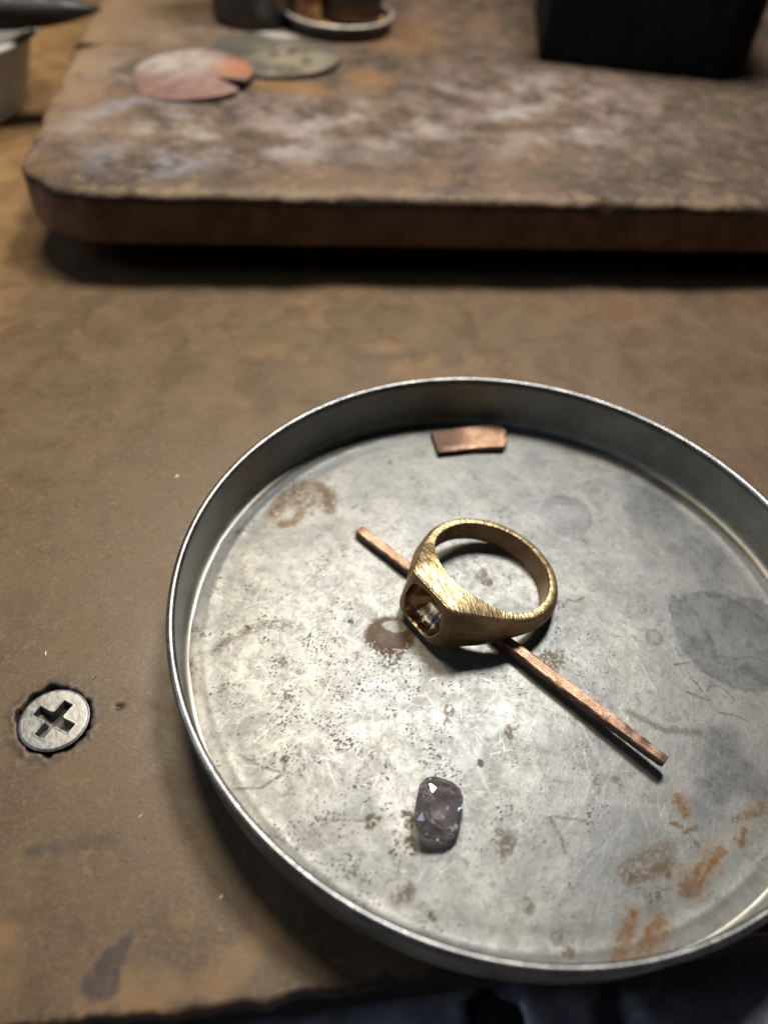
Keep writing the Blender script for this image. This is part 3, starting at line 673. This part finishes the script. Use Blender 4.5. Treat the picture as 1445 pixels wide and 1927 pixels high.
# recess in the head
poly = [(-3.35, 1.25), (-0.2, 1.72), (2.75, 1.30), (3.75, -2.6), (2.7, -4.75), (-0.5, -4.95), (-3.1, -4.75), (-4.0, -2.8)]
def sd_poly(px, py, P):
    d = np.full(px.shape, 1e9); inside = np.zeros(px.shape, bool); n_ = len(P)
    for i in range(n_):
        a, b = P[i], P[(i + 1) % n_]; dd, _t = cap_np(px, py, a, b); d = np.minimum(d, dd)
        cnd = ((a[1] > py) != (b[1] > py)) & (px < (b[0] - a[0]) * (py - a[1]) / (b[1] - a[1] + 1e-12) + a[0]); inside ^= cnd
    return np.where(inside, -d, d)
shr = [((a + 0.15) * 0.47 - 0.15, (b + 1.7) * 0.46 - 1.7) for a, b in poly]
outer_sel = np.zeros((na, nc), bool); outer_sel[at_ <= 25.5, :nO] = True
sd = sd_poly(PY, PZ, shr) - 1.80
sd = sd + (fbm(PY + 30, PZ + 30, 0.8, 3, 71) - 0.5) * 0.16
dep = 0.05 * sstep(sd, 0.10, 0.0) + 1.15 * sstep(sd, 0.02, -0.22) + 0.22 * sstep(sd, -0.34, -0.42) + 1.75 * sstep(sd, -0.30, -2.4)
dep += (fbm(PY + 10, PZ + 20, 0.9, 2, 72) - 0.5) * 0.16 * sstep(sd, -0.1, -0.5)
PX = PX - np.where(outer_sel, dep, 0)
# hand-filed unevenness
un = (fbm(thr[:, None] * 6 + 20 + 0 * RR, PZ + 20, 1.0, 3, 73) - 0.5) * 0.10
PX += un * np.cos(thr)[:, None]; PY += un * np.sin(thr)[:, None]
idr = np.arange(na * nc).reshape(na, nc); nxt = np.roll(idr, -1, 0)
Fr = np.stack([idr, nxt, np.roll(nxt, -1, 1), np.roll(idr, -1, 1)], -1).reshape(-1, 4)
VR = np.stack([PX, PY, PZ], -1).reshape(-1, 3)
inrec = (outer_sel & (sd < 0.02)).reshape(-1)
frec = inrec[Fr].all(1)
ringco = np.stack([np.broadcast_to(thr[:, None] * 9.3, RR.shape), np.hypot(PX, PY), PZ], -1).reshape(-1, 3).astype(np.float32)
sidem = np.broadcast_to(np.array(cmask)[None, :], RR.shape).copy()
for j, s in enumerate(SO):
    if abs(s) > 0.955: sidem[:, j] = 0.6
facm = np.broadcast_to(sstep(at_, 62, 40)[:, None], RR.shape)
rim_w = np.where(outer_sel, np.exp(-(np.clip(sd - 0.06, -9, 9) / 0.10) ** 2), 0)
rm = np.stack([sidem, facm, rim_w], -1).reshape(-1, 3)
def sub_ring(name, sel, mat):
    f = Fr[sel]; u = np.unique(f); mp = np.full(len(VR), -1); mp[u] = np.arange(len(u))
    me = mesh_np(name, VR[u], mp[f][:, ::1]); bm = bmesh.new(); bm.from_mesh(me); bmesh.ops.recalc_face_normals(bm, faces=bm.faces); bm.to_mesh(me); bm.free()
    smooth(me, 38)
    a = me.attributes.new('ringco', 'FLOAT_VECTOR', 'POINT'); a.data.foreach_set('vector', ringco[u].ravel())
    color_attr(me, 'ringmask', rm[u]); return obj(name, me, mat, ring)
sub_ring('ring_band', ~frec, mat_gold())
so = sub_ring('empty_setting', frec, mat_gold(True)); so['label'] = 'darkened hollow setting without its stone'
# struck hallmark inside the shank
HM = mat_plain('stamped_mark', (0.05, 0.03, 0.015), 0.6, 0.5)
V = []; F = []
for k, (dz, L) in enumerate(((0.0, .42), (0.0, .30), (0.0, .42), (0.0, .22))):
    a = math.radians(-104 - 3.0 * k); c_, s_ = math.cos(a), math.sin(a); b0 = len(V); rr_ = RI - 0.012
    for da, zz in ((-.012, -L / 2), (.012, -L / 2), (.016, L / 2), (-.009, L / 2)):
        for q in (rr_, rr_ + 0.05): V.append((q * math.cos(a + da), q * math.sin(a + da), 0.25 + zz))
    F += [tuple(b0 + i for i in f) for f in ((0, 2, 4, 6), (1, 7, 5, 3), (0, 1, 3, 2), (2, 3, 5, 4), (4, 5, 7, 6), (6, 7, 1, 0))]
obj('hallmark', mesh_py('hallmark', V, F, 0), HM, ring)

# ------------------------------------------------------------------ copper rod (square wire) and copper offcut
p0 = Vector((-3.5, 77.04, 1.12)); p1 = Vector((37.25, 43.76, 2.62)); dirv = (p1 - p0).normalized(); side_ = dirv.cross(Vector((0, 0, 1))).normalized(); upv = side_.cross(dirv)
V = []; F = []; ns = 90
L = (p1 - p0).length
prof = [(-.78, -.5), (-.62, -.66), (.62, -.66), (.78, -.5), (.78, .48), (.60, .66), (-.60, .66), (-.78, .48)]
for i in range(ns + 1):
    t = i / ns; sc_ = 1.0
    if i == 0: sc_ = 0.86
    if i == ns: sc_ = 0.80
    if i == ns - 1: sc_ = 0.97
    sag = -0.22 * math.sin(math.pi * t)
    for a, b in prof:
        w_ = math.sin(t * 9 + a * 2) * .05 + math.sin(t * 23 + b * 3) * .03; jx = random.uniform(-.05, .05) + w_; jy = random.uniform(-.05, .05) + w_ * .6
        V.append((t * L, a * sc_ + jx + 0.10 * math.sin(t * 5), b * sc_ + jy + sag))
m8 = len(prof)
for i in range(ns):
    for j in range(m8): F.append((i * m8 + j, i * m8 + (j + 1) % m8, (i + 1) * m8 + (j + 1) % m8, (i + 1) * m8 + j))
F.append(tuple(range(m8))); F.append(tuple(ns * m8 + j for j in range(m8)))
rod = obj('copper_rod', mesh_py('copper_rod', V, F, 32), mat_copper('copper_wire_skin', 0.92, (0, 60, 43)))
Mx = Matrix((dirv, -side_, upv)).transposed().to_4x4(); Mx.translation = p0 * MM; rod.matrix_world = Mx
tag(rod, 'square copper rod running under the gold ring across the tin tray', 'metal rod')

out = [(6.7, 101.4), (10, 102.5), (14, 103.7), (18.1, 104.8), (19.4, 103.9), (19.9, 103.0), (19.5, 101.6), (20.0, 100.5), (19.4, 98.9), (17.6, 98.6), (14, 97.9), (11, 96.9), (8.1, 96.1), (7.6, 97.8)]
lo = (13.5, 100.2)
V, F = prism([((a - lo[0]), (b - lo[1])) for a, b in out], 0.0, 1.05, 0.16, 0.03)
off = obj('copper_offcut', mesh_py('copper_offcut', V, F, 30), mat_copper('copper_offcut_skin', 1.0, (0, -3.2, 1.0)))
off.location = Vector((lo[0], lo[1], 0.47)) * MM; off.rotation_euler = (math.radians(-1), math.radians(-2.0), 0)
tag(off, 'small flat copper offcut, darkened at one end, at the far wall of the tin tray', 'metal offcut')

# ------------------------------------------------------------------ loose gemstone
def cushion(a, rx, ry, e=2.9):
    c, s = math.cos(a), math.sin(a)
    return rx * math.copysign(abs(c) ** (2 / e), c), ry * math.copysign(abs(s) ** (2 / e), s)
NG = 14
loops = [(0.62, 1.30, 0), (0.80, 0.98, .5), (0.97, 0.34, 0), (0.985, -0.12, 0), (0.74, -0.80, .5), (0.34, -1.55, 0)]
V = []; F = []
for k, z_, o_ in loops:
    for i in range(NG):
        q = cushion(2 * math.pi * (i + o_) / NG, 2.98 * k, 3.55 * k, 2.6 if k < .7 else 3.2); V.append((q[0], q[1], z_))
V.append((0, 0, -1.8))
for l in range(len(loops) - 1):
    oa, ob = loops[l][2], loops[l + 1][2]
    for i in range(NG):
        a = l * NG + i; a2 = l * NG + (i + 1) % NG; b = (l + 1) * NG + i; b2 = (l + 1) * NG + (i + 1) % NG
        if oa == ob: F += [(a, b, b2, a2)]
        elif ob > oa: F += [(a, b, a2), (a2, b, b2)]
        else: F += [(a, b, b2), (a, b2, a2)]
F.append(tuple(range(NG)))
for i in range(NG): F.append(((len(loops) - 1) * NG + i, len(V) - 1, (len(loops) - 1) * NG + (i + 1) % NG))
m = NT('smoky_mauve_gem')
gz = m.noise(0.7, 3, 0.6, 0.5)
GEM = m.fin(m.mix(m.mr(gz, 0.4, 0.65), (0.95, 0.91, 0.97), (0.90, 0.74, 0.78)), 0.0, 0.0, None, IOR=1.85, Transmission_Weight=0.94)
gem = obj('gemstone', mesh_py('gemstone', V, F, 0), GEM)
ga = Vector((0.33, -0.13, 0.93)).normalized(); gy = Vector((0.06, 1, 0)); gy = (gy - ga * gy.dot(ga)).normalized(); gx = gy.cross(ga)
Mg = Matrix((gx, gy, ga)).transposed()
zmin = min((Mg @ Vector(v)).z for v in V)
Mg4 = Mg.to_4x4(); Mg4.translation = Vector((9.75, 35.3, 0.42 - zmin)) * MM; gem.matrix_world = Mg4
tag(gem, 'loose smoky mauve cushion-cut gemstone in the front of the tin tray', 'gemstone')

# ------------------------------------------------------------------ soldering board
BA = math.radians(10.0)
GAP = 6.5; KS = (89.985 - GAP - 12) / (89.985 - 16)
board = empty('soldering_board', (0, 0, GAP)); board.rotation_euler = (0, 0, BA)
cB, sB = math.cos(BA), math.sin(BA)
def w2b(x, y): return cB * x + sB * y, -sB * x + cB * y
u0, v0 = -55.0 * KS, 155.7 * KS
board.location = Vector((cB * u0 - sB * v0, sB * u0 + cB * v0, GAP)) * MM
tag(board, 'thick scorched brown soldering board with whitish flux crust and a rounded corner', 'soldering board')
WD, HT, RC = 270.0, 262.0, 17.0
ol = []
def seg(ax_, ay_, bx_, by_, step=0.8):
    n_ = max(2, int(math.hypot(bx_ - ax_, by_ - ay_) / step))
    for i in range(n_): ol.append((ax_ + (bx_ - ax_) * i / n_, ay_ + (by_ - ay_) * i / n_))
def cor(cx, cy, a0):
    for i in range(28): a = math.radians(a0 + 90 * i / 28); ol.append((cx + RC * math.cos(a), cy + RC * math.sin(a)))
seg(RC, 0, WD - RC, 0); cor(WD - RC, RC, -90); seg(WD, RC, WD, HT - RC, 4); cor(WD - RC, HT - RC, 0); seg(WD - RC, HT, RC, HT, 4); cor(RC, HT - RC, 90); seg(0, HT - RC, 0, RC); cor(RC, RC, 180)
OL = np.array(ol); nn_ = len(OL)
tg = np.roll(OL, -1, 0) - np.roll(OL, 1, 0); tg /= np.linalg.norm(tg, axis=1)[:, None]; nm_ = np.stack([tg[:, 1], -tg[:, 0]], 1)
n_a = fbm(OL[:, 0], OL[:, 1], 0.09, 5, 81); n_b = fbm(OL[:, 0] + 90, OL[:, 1], 0.22, 4, 82); chip = sstep(fbm(OL[:, 0] + 40, OL[:, 1] + 9, 0.16, 3, 83), 0.60, 0.74)
rings = [(-60, 0.0, 0, 0), (-14, 0.0, 0, 0), (1.6, 0.0, 0, 0), (0.6, 0.5, .2, 0), (0.1, 1.6, .3, 0), (0, 4, .4, 0), (0, 7, .4, 0), (0, 9.0, .7, .2), (0.15, 10.2, 1.4, .8), (0.6, 11.0, 1.6, .8), (1.3, 11.5, 1.5, .5), (2.3, 11.85, 1.0, .25), (4, 12.0, .5, .1), (8, 12.0, 0, .1), (13.5, 12.0, 0, 0)]
V = []; F = []
for k, (ins_, z_, jr, jz) in enumerate(rings):
    i_ = abs(ins_) if k < 2 else ins_
    i_ = min(i_, 13.5)
    dd = i_ + (n_a - 0.5) * 2 * jr + (chip * 0.8 if 8.5 < z_ < 11.7 and k > 2 else 0); P = OL - nm_ * dd[:, None]
    zz = z_ + (n_b - 0.5) * jz * 1.6
    for j in range(nn_): V.append((P[j, 0], P[j, 1], zz[j]))
V = V[nn_:]                                            # first ring was only a spacer
nr = len(rings) - 1
for k in range(nr - 1):
    for j in range(nn_): F.append((k * nn_ + j, k * nn_ + (j + 1) % nn_, (k + 1) * nn_ + (j + 1) % nn_, (k + 1) * nn_ + j))
F.append(tuple(j for j in range(nn_))[::-1]); F.append(tuple((nr - 1) * nn_ + j for j in range(nn_)))
obj('board_slab', mesh_py('board_slab', V, F, 180), mat_board(), board)
FT = mat_plain('black_rubber', (0.02, 0.02, 0.02), 0.7)
for fx, fy in ((34, 30), (236, 30), (34, 232), (236, 232)):
    V, F = lathe([(0.01, 0.0), (9, 0.0), (9, -GAP + 0.03), (0.01, -GAP + 0.03)], 32)
    f = obj('rubber_foot', mesh_py('rubber_foot', V, F), FT, board); f.location = Vector((fx, fy, 0)) * MM

ZT = GAP + 12.0                                              # top of the board
# ------------------------------------------------------------------ things on the board
def disc(name, c, R, zc, th_, dome, mat, slit=None, wobble=0.02, seed=3, tilt=(0, 0)):
    """round sheet-metal disc, optionally with a cut from its rim inward"""
    n_ = 96; V = []; F = []; radii = [0.0, .2, .4, .6, .75, .88, .96, 1.0]
    rs = random.Random(seed); ph = [rs.uniform(0, 6) for _ in range(4)]
    def bz(r_, a): return dome * (1 - r_ * r_) + 0.3 * r_ * math.sin(2 * a + ph[0]) + 0.15 * r_ * math.sin(3 * a + ph[1])
    if slit: sa, sw, sd_ = slit
    angs = [2 * math.pi * i / n_ for i in range(n_)] if not slit else [sa + sw + (2 * math.pi - 2 * sw) * i / n_ for i in range(n_ + 1)]
    cl = not slit
    for layer in (0, 1):
        for r_ in radii:
            for i, a in enumerate(angs):
                aa = a
                if slit and r_ < 1:                      # slit edges run parallel-ish towards its end at radius sd_
                    t = i / n_; q = max(0.0, (r_ - sd_) / (1 - sd_)); aa = sa + sw * q + (2 * math.pi - 2 * sw * q) * t
                k_ = 1 + wobble * (math.sin(2 * a + ph[2]) + .5 * math.sin(5 * a + ph[3]))
                lift = 0.0
                if slit: lift = 1.3 * max(0, 1 - (i / n_) * 5.0) * max(0, r_ - sd_) * 2
                V.append((R * r_ * k_ * math.cos(aa), R * r_ * k_ * math.sin(aa), bz(r_, a) + lift + (th_ if layer else 0) - (0.12 * th_ if r_ == 1 and layer else 0)))
    na_ = len(angs); nr_ = len(radii)
    for layer in (0, 1):
        b0 = layer * nr_ * na_
        for k in range(nr_ - 1):
            for i in range(na_ if cl else na_ - 1):
                q = (b0 + k * na_ + i, b0 + k * na_ + (i + 1) % na_, b0 + (k + 1) * na_ + (i + 1) % na_, b0 + (k + 1) * na_ + i); F.append(q)
    b1 = nr_ * na_; e0 = (nr_ - 1) * na_
    for i in range(na_ if cl else na_ - 1): F.append((e0 + i, e0 + (i + 1) % na_, b1 + e0 + (i + 1) % na_, b1 + e0 + i))
    if slit:
        for k in range(nr_ - 1):
            for i in (0, na_ - 1): F.append((k * na_ + i, (k + 1) * na_ + i, b1 + (k + 1) * na_ + i, b1 + k * na_ + i))
    me = mesh_py(name, V, F, 40)
    bm = bmesh.new(); bm.from_mesh(me); bmesh.ops.remove_doubles(bm, verts=bm.verts, dist=1e-7); bmesh.ops.recalc_face_normals(bm, faces=bm.faces); bm.to_mesh(me); bm.free(); smooth(me, 40)
    o = obj(name, me, mat); o.location = Vector((c[0] * KS, c[1] * KS, zc)) * MM; o.rotation_euler = (tilt[0], tilt[1], 0)
    return o
m = NT('fluxed_copper_disc')
a_ = m.noise(0.12, 4, 0.6, 0.5); f_ = m.noise(1.5, 3, 0.6)
c_ = m.mix(m.mr(a_, 0.35, 0.65), (0.19, 0.105, 0.09), (0.26, 0.165, 0.14))
c_ = m.mix(m.mul(m.ell(12, 5, 8, 7, 0, 0.4), 0.75), c_, (0.36, 0.14, 0.065))
c_ = m.mix(m.mul(m.mul(m.ell(-7, 6, 12, 9, 0.2, 0.6), m.mr(a_, 0.3, 0.6, 0.5, 1)), 0.8), c_, (0.38, 0.36, 0.34))
c_ = m.mix(m.mul(m.mr(m.noise(0.3, 5, 0.7, off=(7, 7, 0)), 0.5, 0.62), 0.45), c_, (0.10, 0.075, 0.065))
CD = m.fin(c_, 0.6, 0.15, m.bump(m.add(a_, f_), 0.4, 0.15))
d1 = disc('copper_disc', (-59.4, 209.8), 14.7, ZT + 0.5, 0.9, 0.8, CD, slit=(math.radians(-24), math.radians(5), 0.42), seed=5, tilt=(math.radians(3), math.radians(-1.5)))
tag(d1, 'reddish copper disc with whitish flux and a cut in its rim on the board', 'metal disc')
m = NT('tarnished_silver_disc')
a_ = m.noise(0.13, 4, 0.6, 0.8); f_ = m.noise(1.2, 3, 0.6)
c_ = m.mix(m.mr(a_, 0.35, 0.65), (0.115, 0.105, 0.09), (0.21, 0.19, 0.155))
c_ = m.mix(m.mul(m.ell(6, -3, 9, 9, 0, 0.5), m.mr(a_, 0.4, 0.55)), c_, (0.30, 0.26, 0.19))
c_ = m.mix(m.mul(m.ell(-2, 14, 5, 4, 0, 0.5), 0.9), c_, (0.58, 0.57, 0.56))
c_ = m.mix(m.mul(m.ell(-12, 4, 7, 12, 0, 0.4), 0.6), c_, (0.10, 0.095, 0.085))
SD = m.fin(c_, 0.5, 0.5, m.bump(m.add(a_, f_), 0.5, 0.2))
d2 = disc('tarnished_disc', (-42.0, 231.8), 16.8, ZT + 0.45, 0.8, 0.9, SD, seed=9)
tag(d2, 'dull grey tarnished metal disc lying behind the copper disc on the board', 'metal disc')

# dark steel cylinder
DS = mat_steel('dark_patinated_steel', (0.085, 0.088, 0.095), 0.36, 0.9, 0.2)
cyl = empty('steel_cylinder', (-53.9 * KS, 264.0 * KS, ZT + 0.05)); tag(cyl, 'dark steel cylinder standing on the board behind the metal discs', 'metal cylinder')
V, F = lathe([(0.01, 0), (11.0, 0), (11.9, .5), (12.1, 1.4), (12.0, 20), (12.0, 41), (11.2, 42), (0.01, 42)], 72); obj('cylinder_body', mesh_py('cylinder_body', V, F, 35), DS, cyl)
V, F = lathe([(12.0, 9.0), (12.5, 9.3), (12.5, 13), (12.0, 13.3)], 72); obj('collar', mesh_py('collar', V, F, 35), mat_steel('blued_steel', (0.20, 0.23, 0.27), 0.4, 0.9, 0.2), cyl)

# small dish with a dark jar standing in it
dish = empty('steel_dish', (-28.8 * KS, 265.0 * KS, ZT + 0.05)); tag(dish, 'small low steel dish with a pale worn rim and an inside coloured as if lit orange, on the board', 'dish')
m = NT('sooty_dish'); x_ = m.xyz(); a_ = m.noise(0.3, 4, 0.6)
c_ = m.mix(m.mr(a_, 0.3, 0.7), (0.030, 0.027, 0.026), (0.075, 0.066, 0.06))
SDM = m.fin(c_, 0.5, 0.6, m.bump(a_, 0.4, 0.2))
V, F = lathe([(0.01, 0), (15.2, 0), (15.6, .8), (15.7, 3.2), (15.0, 3.2), (14.9, 1.3), (0.01, 1.0)], 72); obj('dish_body', mesh_py('dish_body', V, F, 35), SDM, dish)
V, F = lathe([(14.8, 3.22), (15.8, 3.22), (15.9, 3.9), (15.3, 4.2), (14.8, 3.9)], 72, closed=True); obj('dish_rim', mesh_py('dish_rim', V, F, 50), mat_plain('pale_worn_rim', (0.42, 0.39, 0.36), 0.5, 0.3, 0.4, 0.3), dish)
V, F = lathe([(0.01, 1.35), (14.6, 1.5), (14.8, 3.1)], 72); obj('dish_lining', mesh_py('dish_lining', V, F), mat_plain('orange_lit_lining', (0.50, 0.27, 0.13), 0.6, 0.0, 0.5, 0.2), dish)  # orange light inside the dish is put into the lining colour
jar = empty('dark_jar', (-25.4 * KS, 269.0 * KS, ZT + 1.8)); tag(jar, 'near-black round jar standing inside the small steel dish', 'jar')
V, F = lathe([(0.01, 0), (8.2, 0), (9.0, .8), (9.2, 2), (9.2, 24), (8.6, 25.5), (0.01, 25.5)], 64); obj('jar_body', mesh_py('jar_body', V, F, 40), mat_plain('dark_maroon_glaze', (0.016, 0.009, 0.009), 0.35), jar)
V, F = lathe([(0.01, 25.6), (9.8, 25.6), (9.8, 32), (9.0, 33), (0.01, 33)], 64); obj('jar_lid', mesh_py('jar_lid', V, F, 40), mat_plain('black_lid', (0.012, 0.012, 0.012), 0.4), jar)

# black block
BLK = mat_plain('black_charcoal', (0.006, 0.006, 0.0075), 0.8, 0.0, 0.4, 0.12, 0.5, Specular_IOR_Level=0.15)
blk = empty('black_block', (31.2 * KS, 251.0 * KS, ZT + 0.05)); blk.rotation_euler = (0, 0, math.radians(-2.0)); tag(blk, 'tall matt black block with one rounded corner standing on the board', 'block')
ol = []
def rcor(cx, cy, r_, a0, n_=10):
    for i in range(n_ + 1): a = math.radians(a0 + 90 * i / n_); ol.append((cx + r_ * math.cos(a), cy + r_ * math.sin(a)))
rcor(1.2, 1.2, 1.2, 180, 4); rcor(48.0, 11, 11, 270, 14); rcor(55, 51, 4, 0, 5); rcor(4, 51, 4, 90, 5)
V, F = prism(ol, 0, 62, 0.6); obj('block_body', mesh_py('block_body', V, F, 30), BLK, blk)
V, F = prism([(-3.4, 1.6), (0.2, 1.6), (0.2, 6), (-3.4, 6)], 22.5, 30.0, 0.4); obj('side_catch', mesh_py('side_catch', V, F, 30), BLK, blk)

# ------------------------------------------------------------------ glass dish and dark pointed tool at the left
gd = empty('glass_dish', (-141.0, 217.0, 0.1)); tag(gd, 'clouded clear dish standing on the bench left of the board, under the tool', 'dish')
m = NT('clouded_glass'); a_ = m.noise(0.2, 3, 0.6)
GL = m.fin(m.mix(a_, (0.58, 0.55, 0.52), (0.70, 0.67, 0.64)), 0.35, 0.0, None, IOR=1.45, Transmission_Weight=0.5)
V, F = lathe([(0.01, 0), (27, 0), (29, .6), (31.5, 6), (35.5, 18), (37.2, 19.6), (35.8, 20.4), (34.0, 18.8), (30, 7), (27.5, 2.4), (0.01, 2.2)], 96); obj('dish_bowl', mesh_py('dish_bowl', V, F, 60), GL, gd)
V, F = lathe([(37.75 + 0.95 * math.cos(a), 20.0 + 0.8 * math.sin(a)) for a in [2 * math.pi * i / 10 for i in range(10)]], 96, closed=True)
obj('dish_rim', mesh_py('dish_rim', V, F, 180), mat_plain('pale_glass_rim', (0.46, 0.46, 0.43), 0.4, 0, 0.2, 0.3), gd)

tip = Vector((-84.6, 221.2, 26.5)); butt = Vector((-180.0, 185.5, 27.5)); ta = (tip - butt).normalized()
tl = empty('pointed_tool'); TM = mat_steel('blackened_tool_steel', (0.010, 0.010, 0.011), 0.55, 0.15, 0.4, 0.6)
q = ta.to_track_quat('X', 'Z'); tl.rotation_euler = q.to_euler(); tl.location = butt * MM
tag(tl, 'blackened steel tool with a pointed tip lying across the clouded dish', 'tool')
Lt = (tip - butt).length
pr = [(Lt - Lt, 0.1), (0, 4.6), (40, 5.0), (70, 5.0), (80, 4.7), (88, 4.0), (94, 2.9), (98, 1.7), (Lt - .6, .5), (Lt, .05)]
V = []; F = []; kk = 20
for x0, r_ in pr:
    for i in range(kk):
        a = 2 * math.pi * i / kk; V.append((x0, r_ * math.cos(a) * 1.25, r_ * math.sin(a) * 0.95))
for k in range(len(pr) - 1):
    for i in range(kk): F.append((k * kk + i, k * kk + (i + 1) % kk, (k + 1) * kk + (i + 1) % kk, (k + 1) * kk + i))
obj('tool_blade', mesh_py('tool_blade', V, F, 50), TM, tl)
V, F = lathe([(0.05, -1), (5.0, -1), (7.4, 2), (8.0, 20), (7.0, 60), (5.6, 64), (0.05, 64)], 32)
V = [(-v[2], v[0], v[1]) for v in V]
obj('tool_handle', mesh_py('tool_handle', V, F, 50), mat_plain('dark_handle', (0.03, 0.02, 0.015), 0.5), tl)

# ------------------------------------------------------------------ loose metal filings on the bench
V = []; F = []
for _ in range(60):
    px = random.uniform(-48, 60); py = random.uniform(24, 125)
    if math.hypot(px - TX, py - TY) < 46 or math.hypot(px + 37.6, py - 42.2) < 6: continue
    L_ = random.uniform(.10, .34); W_ = random.uniform(.05, .10); a = random.uniform(0, 6.28); c_, s_ = math.cos(a), math.sin(a); b0 = len(V)
    for zz in (0.02, 0.02 + random.uniform(.04, .10)):
        for qx, qy in ((-L_, -W_), (L_, -W_ * .4), (L_ * .8, W_), (-L_ * .9, W_ * .7)): V.append((px + qx * c_ - qy * s_, py + qx * s_ + qy * c_, zz + random.uniform(0, .05)))
    F += [tuple(b0 + i for i in f) for f in ((3, 2, 1, 0), (4, 5, 6, 7), (0, 1, 5, 4), (1, 2, 6, 5), (2, 3, 7, 6), (3, 0, 4, 7))]
tag(obj('metal_filings', mesh_py('metal_filings', V, F, 0), mat_steel('bright_filings', (0.50, 0.40, 0.27), 0.45)), kind='stuff', label='tiny bright metal filings scattered over the brown bench top')
